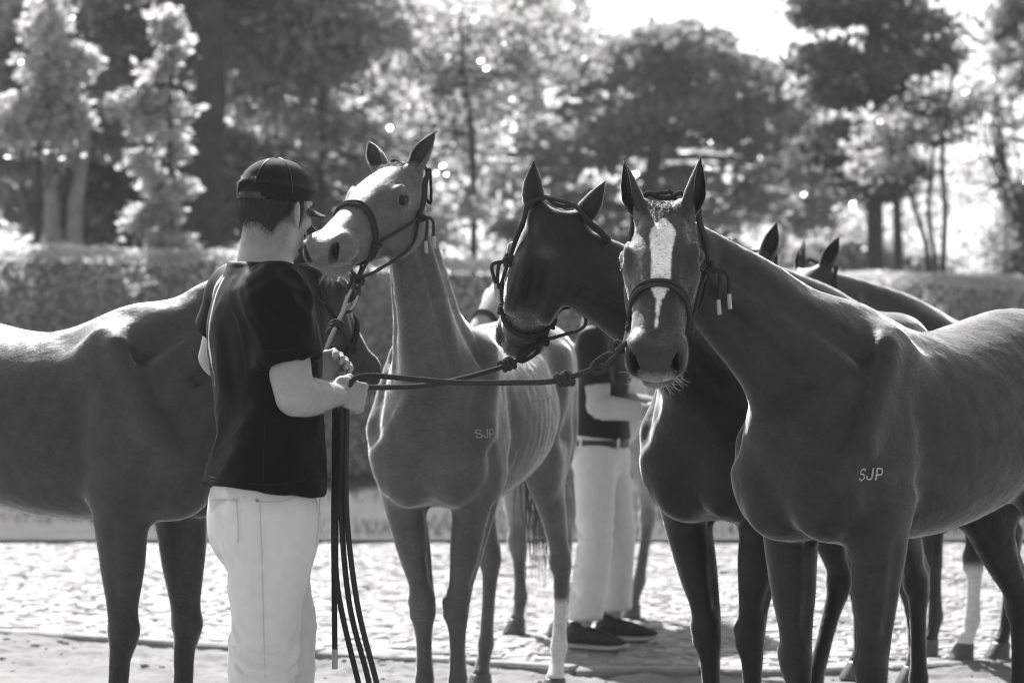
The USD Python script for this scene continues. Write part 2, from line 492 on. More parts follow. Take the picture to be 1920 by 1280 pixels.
def surface(field, h, fine=None, hf=0.005, cut=None):
    """Meshes the field at step h and, inside the box fine = (lo, hi), at step hf. cut: a further (lo, hi) box to stay in."""
    lo, hi = field.bounds()
    if cut is not None:
        lo, hi = np.maximum(lo, cut[0]), np.minimum(hi, cut[1])
    shape = tuple(np.ceil((hi - lo) / h).astype(int) + 1)
    D = field.grid(lo, h, shape)
    if fine is None:
        return relax(*nets(D, lo, h)[:2])
    flo, fhi = np.asarray(fine[0], float), np.asarray(fine[1], float)
    inside = lambda v: np.all((v > flo + 1.5 * h) & (v < fhi - 1.5 * h), 1)
    a = nets(D, lo, h, lambda v: ~inside(v))
    fs = tuple(np.ceil((fhi - flo) / hf).astype(int) + 1)
    b = nets(field.grid(flo, hf, fs), flo, hf, lambda v: np.all((v > flo + 1.0 * h) & (v < fhi - 1.0 * h), 1))
    return join(relax(*a[:2]), relax(*b[:2]))


def relax(v, f, times=2, amount=0.5):
    """Evens out the net (each vertex towards the mean of its neighbours, then back: no shrinking) and returns smooth normals."""
    from scipy import sparse
    e = np.concatenate([f[:, [i, (i + 1) % 4]] for i in range(4)])
    e = e[e[:, 0] != e[:, 1]]
    n = len(v)
    A = sparse.coo_matrix((np.ones(len(e) * 2), (np.r_[e[:, 0], e[:, 1]], np.r_[e[:, 1], e[:, 0]])), (n, n)).tocsr()
    A.data[:] = 1
    D = np.maximum(np.asarray(A.sum(1)).ravel(), 1)[:, None]
    for _ in range(times):
        v = v + amount * (A @ v / D - v)
        v = v - (amount + 0.03) * (A @ v / D - v)
    return v, f, normals(v, f)


def normals(v, f):
    n = np.zeros_like(v)
    fn = np.cross(v[f[:, 2]] - v[f[:, 0]], v[f[:, -1]] - v[f[:, 1]]) if f.shape[1] == 4 else np.cross(v[f[:, 1]] - v[f[:, 0]], v[f[:, 2]] - v[f[:, 0]])
    for k in range(f.shape[1]):
        for a in range(3):
            n[:, a] += np.bincount(f[:, k], fn[:, a], len(v))
    return n / np.maximum(np.linalg.norm(n, axis=1, keepdims=True), 1e-12)


def join(*meshes):
    v, f, n, o = [], [], [], 0
    for a, b, c in meshes:
        v.append(a)
        f.append(b + o)
        n.append(c)
        o += len(a)
    return np.vstack(v), np.vstack(f), np.vstack(n)
# ---------------------------------------------------------------- horses
HEAD_L = 0.60


def ear_mesh(base, axis, face, length=0.165, width=0.036, thick=0.004):
    """A cupped ear: base point, axis direction (to the tip) and the direction its opening faces."""
    axis, face = unit(axis), unit(face - np.dot(face, axis) * axis)
    side = np.cross(axis, face)
    nt, na = 18, 15
    t = np.linspace(0, 1, nt)
    prof = np.interp(t, [0, 0.12, 0.35, 0.6, 0.8, 0.93, 1], [0.80, 0.92, 1.0, 0.80, 0.47, 0.18, 0.015]) * width
    half = np.interp(t, [0, 0.2, 0.5, 0.8, 1], [2.7, 2.35, 1.95, 1.6, 1.5])
    grids = []
    for inner in (0, 1):
        ph = np.linspace(-1, 1, na)[None, :] * half[:, None]
        r = np.maximum(prof[:, None] - inner * thick, 0.0006)
        curl = (0.22 * np.sin(t * math.pi) - 0.10 * t) * width
        P = (base + axis * (t[:, None, None] * length) + face * ((-np.cos(ph) * r * 0.80 + prof[:, None] * 0.30 + curl[:, None] * 1.0)[..., None])
             + side * (np.sin(ph) * r)[..., None])
        grids.append(P)
    v = np.concatenate([g.reshape(-1, 3) for g in grids])
    f = []
    I = lambda g, i, j: g * nt * na + i * na + j
    for i in range(nt - 1):
        for j in range(na - 1):
            f.append([I(0, i, j), I(0, i, j + 1), I(0, i + 1, j + 1), I(0, i + 1, j)])
            f.append([I(1, i, j), I(1, i + 1, j), I(1, i + 1, j + 1), I(1, i, j + 1)])
        for j, sw in ((0, 1), (na - 1, 0)):
            q = [I(0, i, j), I(0, i + 1, j), I(1, i + 1, j), I(1, i, j)]
            f.append(q[::-1] if not sw else q)
    f = np.array(f)
    n = np.zeros_like(v)
    fn = np.cross(v[f[:, 1]] - v[f[:, 0]], v[f[:, 3]] - v[f[:, 0]])
    for k in range(4):
        np.add.at(n, f[:, k], fn)
    # outward check on the outer wall
    cen = base + axis * (t[:, None] * length) + face * (prof[:, None] * 0.3)
    out = (grids[0][:, na // 2] - cen)
    if np.sum(out * n[:nt * na].reshape(nt, na, 3)[:, na // 2]) < 0:
        n, f = -n, f[:, ::-1]
    return v, f, n / np.maximum(np.linalg.norm(n, axis=1, keepdims=True), 1e-12)


def build_head(F, H, nostril=1.0, relaxed=0.0, eye_open=1.0):
    """Adds the head to field F. H: head Frame, x poll to muzzle, y left, z forehead side."""
    R = H.R
    up = R[:, 2]
    # skull and face: x, top, bottom, half width
    S = np.array([[-0.015, -0.035, -0.150, 0.062], [0.05, -0.004, -0.175, 0.082], [0.12, 0.006, -0.19, 0.096], [0.18, 0.005, -0.188, 0.099],
                  [0.26, -0.004, -0.176, 0.084], [0.35, -0.012, -0.160, 0.068], [0.44, -0.020, -0.142, 0.060], [0.51, -0.028, -0.130, 0.058], [0.56, -0.046, -0.122, 0.050]])
    zc = S[:, 1] - 0.42 * (S[:, 1] - S[:, 2])
    F.add(loft(H.p(np.stack([S[:, 0], 0 * zc, zc], 1)), np.stack([S[:, 3], S[:, 1] - zc, zc - S[:, 2]], 1), up, n=3), 0.03)
    # flat nasal bone, running out in the forehead
    F.add(loft(H.p([[0.06, 0, -0.030], [0.20, 0, -0.019], [0.34, 0, -0.030], [0.50, 0, -0.042]]), [[0.050, 0.012], [0.050, 0.014], [0.038, 0.014], [0.026, 0.012]], up, n=3), 0.05)
    # lower jaw and jowls
    F.add(loft(H.p([[0.18, 0, -0.195], [0.30, 0, -0.178], [0.40, 0, -0.156], [0.52, 0, -0.138]]), [[0.060, 0.06], [0.048, 0.044], [0.040, 0.034], [0.036, 0.028]], up, n=3), 0.05)
    for s in (1, -1):
        F.add(ellipsoid(H.p([0.160, s * 0.050, -0.160]), (0.130, 0.034, 0.110), R @ rot_y(12)), 0.05)
        F.add(ellipsoid(H.p([0.190, s * 0.062, -0.185]), (0.085, 0.014, 0.070), R @ rot_y(20)), 0.04)
        F.add(loft(H.p([[0.20, s * 0.048, -0.145], [0.34, s * 0.040, -0.135], [0.47, s * 0.034, -0.122]]), [[0.030, 0.045], [0.026, 0.036], [0.022, 0.026]], up, n=3), 0.04)
        # brow, facial crest, hollow above the eye
        F.add(ellipsoid(H.p([0.160, s * 0.090, -0.034]), (0.060, 0.018, 0.018), R @ rot_z(-10 * s) @ rot_y(8)), 0.04)
        F.add(capsule(H.p([0.225, s * 0.088, -0.100]), H.p([0.38, s * 0.056, -0.098]), 0.007, 0.004), 0.035)
        F.sub(ellipsoid(H.p([0.105, s * 0.098, -0.030]), (0.026, 0.006, 0.014), R), 0.06)
        F.add(ellipsoid(H.p([0.000, s * 0.058, -0.040]), (0.034, 0.028, 0.034), R), 0.04)            # ear base
        F.add(ellipsoid(H.p([0.47, s * 0.050, -0.075]), (0.090, 0.014, 0.032), R @ rot_z(2 * s)), 0.04)  # side of the nose
    # muzzle: upper lip, lower lip, chin
    F.add(ellipsoid(H.p([0.560, 0, -0.090]), (0.046, 0.060, 0.048), R), 0.04)
    F.add(ellipsoid(H.p([0.555, 0, -0.068]), (0.044, 0.048, 0.036), R), 0.04)
    F.add(ellipsoid(H.p([0.548, 0, -0.143 - 0.010 * relaxed]), (0.042, 0.046, 0.020), R @ rot_y(-8)), 0.012)
    F.add(ellipsoid(H.p([0.515, 0, -0.152 - 0.006 * relaxed]), (0.036, 0.034, 0.024), R), 0.03)
    for s in (1, -1):
        F.add(ellipsoid(H.p([0.544, s * 0.055, -0.066]), (0.056, 0.024, 0.046), R @ rot_y(-28) @ rot_z(-6 * s)), 0.035)
    for s in (1, -1):
        # corner of the mouth, then nostril with its inner fold
        F.sub(loft(H.p([[0.612, s * 0.004, -0.1285], [0.594, s * 0.036, -0.1290], [0.555, s * 0.060, -0.1255], [0.500, s * 0.058, -0.113]]),
                   [[0.0028, 0.0028], [0.0028, 0.0028], [0.003, 0.003], [0.0015, 0.0015]], up, n=3), 0.010)
        Nn = R @ rot_z(24 * s) @ rot_y(-24)
        F.sub(ellipsoid(H.p([0.592, s * 0.050, -0.066]), (0.024, 0.0165, 0.036 * nostril), Nn @ rot_x(-20 * s)), 0.008)
        F.sub(ellipsoid(H.p([0.560, s * 0.050, -0.062]), (0.044, 0.012, 0.026 * nostril), Nn @ rot_x(-14 * s)), 0.008)
    # eyes: sockets and lids
    for s in (1, -1):
        E = R @ rot_z(66 * s)
        F.add(ellipsoid(H.p([0.190, s * 0.090, -0.064]), (0.018, 0.034, 0.025), E), 0.04)
        F.sub(ellipsoid(H.p([0.196, s * 0.110, -0.064]), (0.015, 0.025, 0.0145 * eye_open), E @ rot_x(-8 * s)), 0.005)
        F.sub(capsule(H.p([0.150, s * 0.113, -0.040]), H.p([0.205, s * 0.110, -0.040]), 0.003), 0.02)


def rot_x(a):
    a = math.radians(a)
    return np.array([[1, 0, 0], [0, math.cos(a), -math.sin(a)], [0, math.sin(a), math.cos(a)]])


def rot_y(a):
    """Positive tips +x towards -z."""
    a = math.radians(a)
    return np.array([[math.cos(a), 0, math.sin(a)], [0, 1, 0], [-math.sin(a), 0, math.cos(a)]])


def rot_z(a):
    a = math.radians(a)
    return np.array([[math.cos(a), -math.sin(a), 0], [math.sin(a), math.cos(a), 0], [0, 0, 1]])


FORE = [(0.455, 0.150, 0.95, 0.084, 0.120), (0.465, 0.150, 0.80, 0.072, 0.098), (0.470, 0.142, 0.66, 0.061, 0.080), (0.472, 0.138, 0.54, 0.048, 0.058), (0.478, 0.136, 0.455, 0.047, 0.053),
        (0.475, 0.136, 0.410, 0.044, 0.046), (0.468, 0.136, 0.370, 0.035, 0.039), (0.464, 0.136, 0.29, 0.029, 0.037), (0.462, 0.136, 0.215, 0.032, 0.040), (0.464, 0.136, 0.180, 0.037, 0.044),
        (0.478, 0.136, 0.135, 0.031, 0.035), (0.498, 0.136, 0.095, 0.034, 0.036), (0.512, 0.136, 0.066, 0.042, 0.046)]
HIND = [(-0.480, 0.140, 0.98, 0.078, 0.150), (-0.520, 0.140, 0.85, 0.064, 0.120), (-0.590, 0.142, 0.72, 0.050, 0.082), (-0.655, 0.135, 0.62, 0.042, 0.060), (-0.690, 0.132, 0.565, 0.042, 0.066),
        (-0.700, 0.132, 0.510, 0.039, 0.058), (-0.694, 0.132, 0.450, 0.032, 0.044), (-0.684, 0.132, 0.340, 0.027, 0.038), (-0.676, 0.132, 0.230, 0.030, 0.040), (-0.670, 0.132, 0.190, 0.035, 0.044),
        (-0.652, 0.132, 0.140, 0.028, 0.033), (-0.630, 0.132, 0.098, 0.032, 0.035), (-0.614, 0.132, 0.066, 0.040, 0.045)]


def leg_nodes(table, side, shift):
    """shift: list of (z level, dx, dy) interpolated over the leg's height; side +1 left."""
    T = np.array(table)
    p = np.stack([T[:, 0], side * T[:, 1], T[:, 2]], 1)
    sh = np.array(sorted(shift))
    p[:, 0] += np.interp(T[:, 2], sh[:, 0], sh[:, 1])
    p[:, 1] += side * np.interp(T[:, 2], sh[:, 0], sh[:, 2])
    return p, T[:, 3:5]


def build_body(F, legs):
    X = np.array([[-0.84, 1.330, 1.06, 0.115], [-0.76, 1.435, 0.98, 0.175], [-0.62, 1.510, 0.97, 0.215], [-0.47, 1.530, 0.95, 0.238], [-0.30, 1.497, 0.905, 0.262], [-0.12, 1.460, 0.85, 0.275],
                  [0.06, 1.445, 0.815, 0.272], [0.22, 1.448, 0.810, 0.250], [0.36, 1.460, 0.810, 0.215], [0.50, 1.445, 0.840, 0.190], [0.62, 1.36, 0.90, 0.165], [0.70, 1.25, 0.96, 0.12]])
    zc = 0.5 * (X[:, 1] + X[:, 2]) - 0.02
    F.add(loft(np.stack([X[:, 0], 0 * zc, zc], 1), np.stack([X[:, 3], X[:, 1] - zc, zc - X[:, 2]], 1), (0, 0, 1), n=2, cap=0.06), 0.05)
    F.add(loft([[0.60, 0, 1.430], [0.50, 0, 1.485], [0.40, 0, 1.492], [0.28, 0, 1.455], [0.14, 0, 1.40]], [[0.055, 0.04], [0.055, 0.050], [0.055, 0.050], [0.055, 0.045], [0.05, 0.03]], (0, 0, 1), n=3), 0.09)
    F.add(loft([[-0.62, 0, 1.47], [-0.84, 0, 1.36], [-0.90, 0, 1.26]], [[0.07, 0.05], [0.045, 0.04], [0.03, 0.03]], (0, 0, 1), n=3), 0.05)
    for s in (1, -1):
        F.add(ellipsoid((0.49, s * 0.145, 1.18), (0.30, 0.060, 0.135), rot_y(62)), 0.12)           # shoulder blade
        F.add(ellipsoid((0.615, s * 0.150, 1.045), (0.085, 0.060, 0.10)), 0.09)                       # point of the shoulder
        F.add(ellipsoid((0.44, s * 0.165, 1.02), (0.125, 0.060, 0.15), rot_y(-20)), 0.08)            # triceps
        F.add(ellipsoid((0.625, s * 0.085, 1.03), (0.072, 0.078, 0.16), rot_y(-18)), 0.10)        # breast
        F.add(ellipsoid((0.55, s * 0.085, 0.90), (0.11, 0.070, 0.070)), 0.09)
        F.add(ellipsoid((-0.53, s * 0.128, 1.32), (0.27, 0.120, 0.185), rot_y(18)), 0.06)           # croup
        F.add(ellipsoid((-0.66, s * 0.130, 1.10), (0.165, 0.100, 0.28), rot_y(-14)), 0.06)          # thigh
        F.add(ellipsoid((-0.40, s * 0.155, 0.96), (0.105, 0.072, 0.14), rot_y(18)), 0.06)           # stifle
        F.add(ellipsoid((-0.455, s * 0.220, 1.36), (0.06, 0.03, 0.05)), 0.07)                        # point of the hip
    F.add(ellipsoid((0.615, 0, 1.07), (0.080, 0.080, 0.13), rot_y(-14)), 0.07)
    for s in (1, -1):
        g = V(0, s, 0)
        F.sub(loft([[0.48, s * 0.150, 1.42], [0.58, s * 0.190, 1.26], [0.70, s * 0.190, 1.10]], [[0.006, 0.006], [0.007, 0.007], [0.006, 0.006]], g, n=3), 0.09)     # before the shoulder
        F.sub(loft([[0.335, s * 0.262, 1.24], [0.325, s * 0.270, 1.08], [0.345, s * 0.240, 0.90]], [[0.010, 0.010]] * 3, g, n=3), 0.08)                              # behind the elbow
        F.add(capsule((0.44, s * 0.172, 1.40), (0.60, s * 0.208, 1.12), 0.005, 0.006), 0.09)                                                                   # spine of the blade
        F.sub(loft([[0.60, s * 0.240, 1.02], [0.545, s * 0.236, 0.94], [0.50, s * 0.228, 0.86]], [[0.008, 0.008]] * 3, g, n=3), 0.06)                                # breast and upper arm
        F.sub(loft([[-0.30, s * 0.272, 1.32], [-0.36, s * 0.268, 1.14], [-0.33, s * 0.245, 1.00]], [[0.012, 0.012]] * 3, g, n=3), 0.10)                               # flank hollow
        F.sub(loft([[-0.62, s * 0.270, 1.20], [-0.66, s * 0.248, 1.02], [-0.62, s * 0.222, 0.88]], [[0.008, 0.008]] * 3, g, n=3), 0.07)                               # thigh muscles
    for nm, table in (('fl', FORE), ('fr', FORE), ('hl', HIND), ('hr', HIND)):
        p, r = leg_nodes(table, 1 if nm[1] == 'l' else -1, legs[nm])
        fwd = np.zeros_like(p)
        fwd[:, 0] = 1
        F.add(loft(p, np.stack([r[:, 0], r[:, 1] * 0.92, r[:, 1]], 1), fwd, n=3), 0.05 if nm[0] == 'f' else 0.06)
        sd = 1 if nm[1] == 'l' else -1
        if nm[0] == 'f':
            for o in (1, -1):
                F.sub(loft([p[1] + V(0.012, o * 0.080, 0.02), p[2] + V(0.010, o * 0.064, 0), p[3] + V(0.006, o * 0.050, 0)], [[0.005, 0.005]] * 3, (1, 0, 0), n=3), 0.035)
                F.sub(capsule(p[6] + V(-0.014, o * 0.037, -0.01), p[8] + V(-0.016, o * 0.036, 0.02), 0.005), 0.012)
                F.add(ellipsoid(p[4] + V(0.012, o * 0.034, 0.024), (0.022, 0.014, 0.016)), 0.015)
                F.add(ellipsoid(p[5] + V(0.012, o * 0.030, 0.012), (0.020, 0.013, 0.014)), 0.015)
        else:
            for o in (1, -1):
                F.sub(capsule(p[6] + V(-0.012, o * 0.036, -0.02), p[8] + V(-0.016, o * 0.036, 0.02), 0.005), 0.012)
                F.sub(loft([p[2] + V(-0.058, o * 0.050, 0.02), p[3] + V(-0.036, o * 0.044, 0.0), p[4] + V(-0.030, o * 0.048, 0.02)], [[0.008, 0.008]] * 3, (1, 0, 0), n=3), 0.025)
        # tendon, ergot, and the bony bumps of the joints
        F.add(capsule(p[6] + V(-0.022, 0, 0), p[9] + V(-0.022, 0, 0.01), 0.011, 0.013), 0.012)
        F.add(ellipsoid(p[9] + V(-0.030, 0, -0.008), (0.018, 0.022, 0.020)), 0.015)
        if nm[0] == 'f':
            F.add(ellipsoid(p[4] + V(-0.040, 0, 0.0), (0.016, 0.020, 0.030)), 0.02)
            F.add(ellipsoid(p[4] + V(0.022, 0, 0.004), (0.026, 0.038, 0.036)), 0.02)
            F.add(ellipsoid(p[2] + V(0.014, 0, 0.06), (0.040, 0.040, 0.12), rot_y(4)), 0.04)
        else:
            F.add(capsule(p[4] + V(-0.056, 0, 0.020), p[2] + V(-0.066, 0, 0.02), 0.016, 0.014), 0.03)  # point of the hock
            F.add(ellipsoid(p[4] + V(-0.052, 0, 0.012), (0.022, 0.024, 0.030)), 0.02)
            F.add(ellipsoid(p[4] + V(0.012, 0, -0.03), (0.036, 0.042, 0.045)), 0.025)


def build_neck(F, H, end_dir=None, base_dir=(0.72, 0, 0.69), thick=1.0):
    B = V(0.43, 0, 1.215)
    E = H.p((0.060, 0, -0.098))
    d0 = unit(base_dir)
    L = np.linalg.norm(E - B)
    if end_dir is None:
        end_dir = unit(0.6 * unit(E - (B + d0 * 0.35 * L)) + 0.4 * unit(H.R[:, 0] * 0.5 - H.R[:, 2] * 0 + H.R[:, 2] * 0.5))
    P1, P2 = B + d0 * 0.40 * L, E - unit(end_dir) * 0.34 * L
    t = np.linspace(0, 1, 13)[:, None]
    C = (1 - t) ** 3 * B + 3 * (1 - t) ** 2 * t * P1 + 3 * (1 - t) * t * t * P2 + t ** 3 * E
    T = np.gradient(C, axis=0)
    t = t[:, 0]
    dors0 = V(-0.69, 0, 0.72)
    dend = unit(H.R[:, 2] - H.R[:, 0] * 0.9)
    w = np.clip(t * 1.25 - 0.15, 0, 1)[:, None]
    w = w * w * (3 - 2 * w)
    dors = dors0 * (1 - w) + dend * w
    for i in range(len(C)):
        tt = unit(T[i])
        dors[i] = unit(dors[i] - np.dot(dors[i], tt) * tt)
    ru = np.interp(t, [0, 0.2, 0.4, 0.65, 0.85, 1], [0.155, 0.140, 0.108, 0.083, 0.074, 0.070]) * thick
    rd = np.interp(t, [0, 0.2, 0.4, 0.65, 0.85, 1], [0.240, 0.215, 0.165, 0.118, 0.092, 0.080])
    rv = np.interp(t, [0, 0.2, 0.4, 0.65, 0.85, 1], [0.255, 0.225, 0.178, 0.138, 0.120, 0.105]) * thick
    F.add(loft(C, np.stack([ru, rd, rv], 1), dors, smooth=False), 0.06)
    side = np.cross(dors, np.array([unit(x) for x in T]))
    # crest, windpipe and the long muscles beside it
    crest = C + dors * (rd - 0.020)[:, None]
    F.add(loft(crest[1:12], np.stack([0.022 + 0 * t[1:12], 0.020 + 0 * t[1:12]], 1), dors[1:12], smooth=False), 0.05)
    F.add(loft((C - dors * (rv - 0.040)[:, None])[2:12], np.stack([np.interp(t, [0, 1], [0.060, 0.042]), np.interp(t, [0, 1], [0.050, 0.042])], 1)[2:12], dors[2:12], smooth=False), 0.04)
    for s in (1, -1):
        F.add(loft((C + side * (s * ru * 0.66)[:, None] - dors * (rv * 0.36)[:, None])[1:12], np.stack([0.036 - 0.008 * t, 0.060 - 0.022 * t], 1)[1:12], dors[1:12], smooth=False), 0.035)
    for s in (1, -1):
        F.sub(loft((C + side * (s * ru * 0.90)[:, None] - dors * (rv * 0.62)[:, None])[3:11], np.full((8, 2), 0.012), dors[3:11], smooth=False), 0.04)
        F.sub(loft((C + side * (s * ru * 1.10)[:, None] + dors * (rd * 0.22)[:, None])[2:10], np.full((8, 2), 0.012), dors[2:10], smooth=False), 0.06)
    return dict(C=C, dors=dors, side=side, ru=ru, rd=rd, rv=rv, crest=C + dors * (rd + 0.004)[:, None])


STAND = dict(fl=[(0, 0, 0), (0.95, 0, 0)], fr=[(0, 0, 0), (0.95, 0, 0)], hl=[(0, 0, 0), (0.95, 0, 0)], hr=[(0, 0, 0), (0.95, 0, 0)])


def hoof_mesh(p):
    """p: coronet centre; a sloped horn box, open to nothing: closed solid with a bevelled rim."""
    n = 20
    a = np.linspace(0, 2 * math.pi, n, endpoint=False)
    rings = []
    z0 = p[2]
    for z, rx, ry, dx in ((z0 + 0.012, 0.040, 0.036, -0.004), (z0 + 0.004, 0.047, 0.043, 0.0), (0.008, 0.066, 0.058, 0.030), (0.0, 0.064, 0.056, 0.030)):
        r = np.where(np.cos(a) < -0.55, 0.86, 1.0)
        rings.append(np.stack([p[0] + dx + rx * np.cos(a) * r, p[1] + ry * np.sin(a), np.full(n, z)], 1))
    v = np.vstack(rings + [[[p[0], p[1], z0 + 0.012]], [[p[0] + 0.03, p[1], 0.0]]])
    f = []
    for k in range(3):
        for i in range(n):
            j = (i + 1) % n
            f.append([(k + 1) * n + i, (k + 1) * n + j, k * n + j, k * n + i])
    for i in range(n):
        j = (i + 1) % n
        f.append([i, j, 4 * n, 4 * n])
        f.append([3 * n + j, 3 * n + i, 4 * n + 1, 4 * n + 1])
    return v, np.array(f)


def smooth_step(x, a, b):
    t = np.clip((x - a) / (b - a), 0, 1)
    return t * t * (3 - 2 * t)


class Horse:
    """pos: ground point under the body's origin; heading: direction in plan; poll, muzzle: world points; roll: degrees the head tips about its length."""

    def __init__(self, pos, heading, poll, muzzle, scale=1.0, roll=0.0, legs=None, ears=((-1, 0.30, 0.6), (-1, 0.30, 0.6)), ear_face=((0.5, 0.6, 0.8), (0.5, 0.6, 0.8)), neck=None, nostril=1.0, relaxed=0.0, h=0.010, hf=0.005, head=True, up_hint=(0, 0, 1), eye_open=1.0, ear_world=None, ribs=0.0003):
        self.S = scale
        self.ribs = ribs
        hd = unit(V(heading[0], heading[1], 0))
        self.W = Frame(V(pos[0], pos[1], 0), axes(hd, V(0, 0, 1)))
        loc = lambda p: self.W.inv(p) / scale
        P, M = loc(poll), loc(muzzle)
        x = unit(M - P)
        R = axes(x, self.W.R.T @ unit(up_hint)) @ rot_x(roll)
        self.H = Frame(P, R)
        self.F = F = Field()
        lg = dict(STAND)
        lg.update(legs or {})
        self.legs = lg
        build_body(F, lg)
        self.neck = build_neck(F, self.H, **(neck or {}))
        build_head(F, self.H, nostril, relaxed, eye_open)
        c = self.H.p(np.array([[-0.06, 0.13, 0.03], [-0.06, -0.13, 0.03], [0.63, 0.13, 0.03], [0.63, -0.13, 0.03], [-0.06, 0.13, -0.30], [-0.06, -0.13, -0.30], [0.63, 0.13, -0.2], [0.63, -0.13, -0.2]]))
        self.fine = (c.min(0), c.max(0))
        self.h, self.hf = h, hf
        self.ears = []
        for s, ea, ef in zip((1, -1), ears, ear_face):
            ax = unit(V(ea[0], s * ea[1], ea[2]))
            self.ears.append((self.H.p((0.008, s * 0.060, -0.042)), self.H.d(ax), self.H.d(V(ef[0], s * ef[1], ef[2])) if ear_world is None else self.W.R.T @ unit(ear_world)))

    def mesh(self):
        m = surface(self.F, self.h, self.fine if self.hf else None, self.hf or 0.005)
        v, f, n = m
        x, z = v[:, 0], v[:, 2]
        hq = self.H.inv(v)
        far_head = 1 - np.exp(-np.maximum(np.hypot(np.maximum(np.abs(hq[:, 0] - 0.3) - 0.33, 0), np.hypot(hq[:, 1], hq[:, 2] + 0.1)) - 0.1, 0) / 0.1)
        rib = np.exp(-((x + 0.02) / 0.22) ** 2) * np.exp(-((z - 1.10) / 0.16) ** 2) * (np.abs(v[:, 1]) > 0.1)
        d = self.ribs * rib * np.cos(2 * math.pi * (x + 0.25 * (z - 1.1)) / 0.058)
        big = smooth_step(z, 0.75, 1.0)
        d = d + (0.009 * (meshkit.fbm(v * 6.0, 3, 31) - 0.5) * big + 0.0032 * (meshkit.fbm(v * 17.0, 3, 32) - 0.5)) * np.clip(far_head, 0.15, 1)
        v = v + n * d[:, None]
        m = (v, f, normals(v, f))
        E = [ear_mesh(*e) for e in self.ears]
        v, f, n = join(m, *E)
        self.n_ear = sum(len(e[0]) for e in E)
        self.local = v
        return v * self.S, f, n

    def world(self, q):
        return self.W.p(np.asarray(q) * self.S)

    def headpt(self, q):
        """Head-local point -> world."""
        return self.world(self.H.p(q))
FPX, HORIZON, CX, EYE = 4533.0, 700.0, 960.0, 1.30


def at(px, py, d):
    """The world point seen at a pixel of the 1920-wide photograph at depth d."""
    return V((px - CX) * d / FPX, d, EYE - (py - HORIZON) * d / FPX)


def ground(px, d):
    return V((px - CX) * d / FPX, d)


def fore_at(xy, heading, scale=1.0):
    """Origin of a horse whose forelegs stand around xy."""
    return xy - unit(V(*heading)) * 0.48 * scale


HERD = {}
# profile horse at the left edge
hd = V(0.90, -0.43)
HERD['left'] = dict(pos=fore_at(ground(296, 8.05), hd, 0.995), heading=hd, poll=at(572, 452, 8.22), muzzle=at(690, 680, 8.56), scale=0.995,
                    legs=dict(fr=[(0, -0.08, 0), (0.2, -0.05, 0.0), (0.95, -0.02, 0)], fl=[(0, 0.03, 0.0), (0.5, 0.03, 0), (0.95, 0.0, 0)], hl=[(0, 0.1, 0), (0.95, 0, 0)], hr=STAND['hr']),
                    ears=((-1, 0.2, -0.1), (-1, 0.2, -0.1)))
# chestnut in the middle, head up
hd = V(-0.27, -0.963)
HERD['middle'] = dict(ribs=0.0009, ear_world=(-0.35, -1.0, 0.1), ears=((-0.85, 0.42, 0.75), (-0.85, 0.85, 0.75)), pos=fore_at(ground(826, 8.86), hd, 0.99), heading=hd, poll=at(745, 302, 8.42), muzzle=at(584, 452, 7.95), scale=0.99, nostril=1.05,
                      legs=dict(fr=[(0, 0.04, -0.08), (0.2, 0.02, -0.075), (0.5, 0.02, -0.07), (0.95, 0, 0.02)], fl=[(0, 0, -0.075), (0.45, 0, -0.075), (0.95, 0, 0)],
                                hr=[(0, 0.06, 0.02), (0.95, 0, 0)], hl=[(0, 0.12, 0.05), (0.5, 0.05, 0.04), (0.95, 0, 0)]))
# dark horse behind the blazed one
hd = V(-0.55, -0.84)
HERD['dark'] = dict(roll=20, ears=((-0.9, 0.35, 0.5), (-0.9, 0.35, 0.5)), pos=fore_at(ground(1362, 7.85), hd, 1.0), heading=hd, poll=at(1048, 388, 7.36), muzzle=at(982, 612, 7.83), scale=1.0,
                    legs=dict(fr=[(0, -0.05, -0.06), (0.5, -0.02, -0.05), (0.95, 0, 0.03)], fl=[(0, 0.0, -0.05), (0.5, 0, -0.05), (0.95, 0, 0)],
                              hr=[(0, 0.35, 0), (0.55, 0.05, 0), (0.95, 0, 0)], hl=[(0, -0.1, 0), (0.95, 0, 0)]))
# blazed horse in front
hd = V(-0.72, -0.694)
HERD['blaze'] = dict(eye_open=0.30, ears=((-1, 0.36, 0.75), (-1, 0.48, 0.75)), ear_face=((0.3, 0.9, 0.5), (0.3, 0.9, 0.5)), pos=fore_at(ground(1556, 7.10), hd, 0.985), heading=hd, poll=at(1244, 374, 6.75), muzzle=at(1226, 662, 6.34), scale=0.985, nostril=1.1, relaxed=1.0,
                     legs=dict(fr=[(0, -0.03, 0.0), (0.95, 0, 0.02)], fl=[(0, -0.02, 0), (0.95, 0, 0.02)], hr=[(0, 0.0, -0.02), (0.95, 0, 0)], hl=[(0, -0.05, 0), (0.95, 0, 0)]))
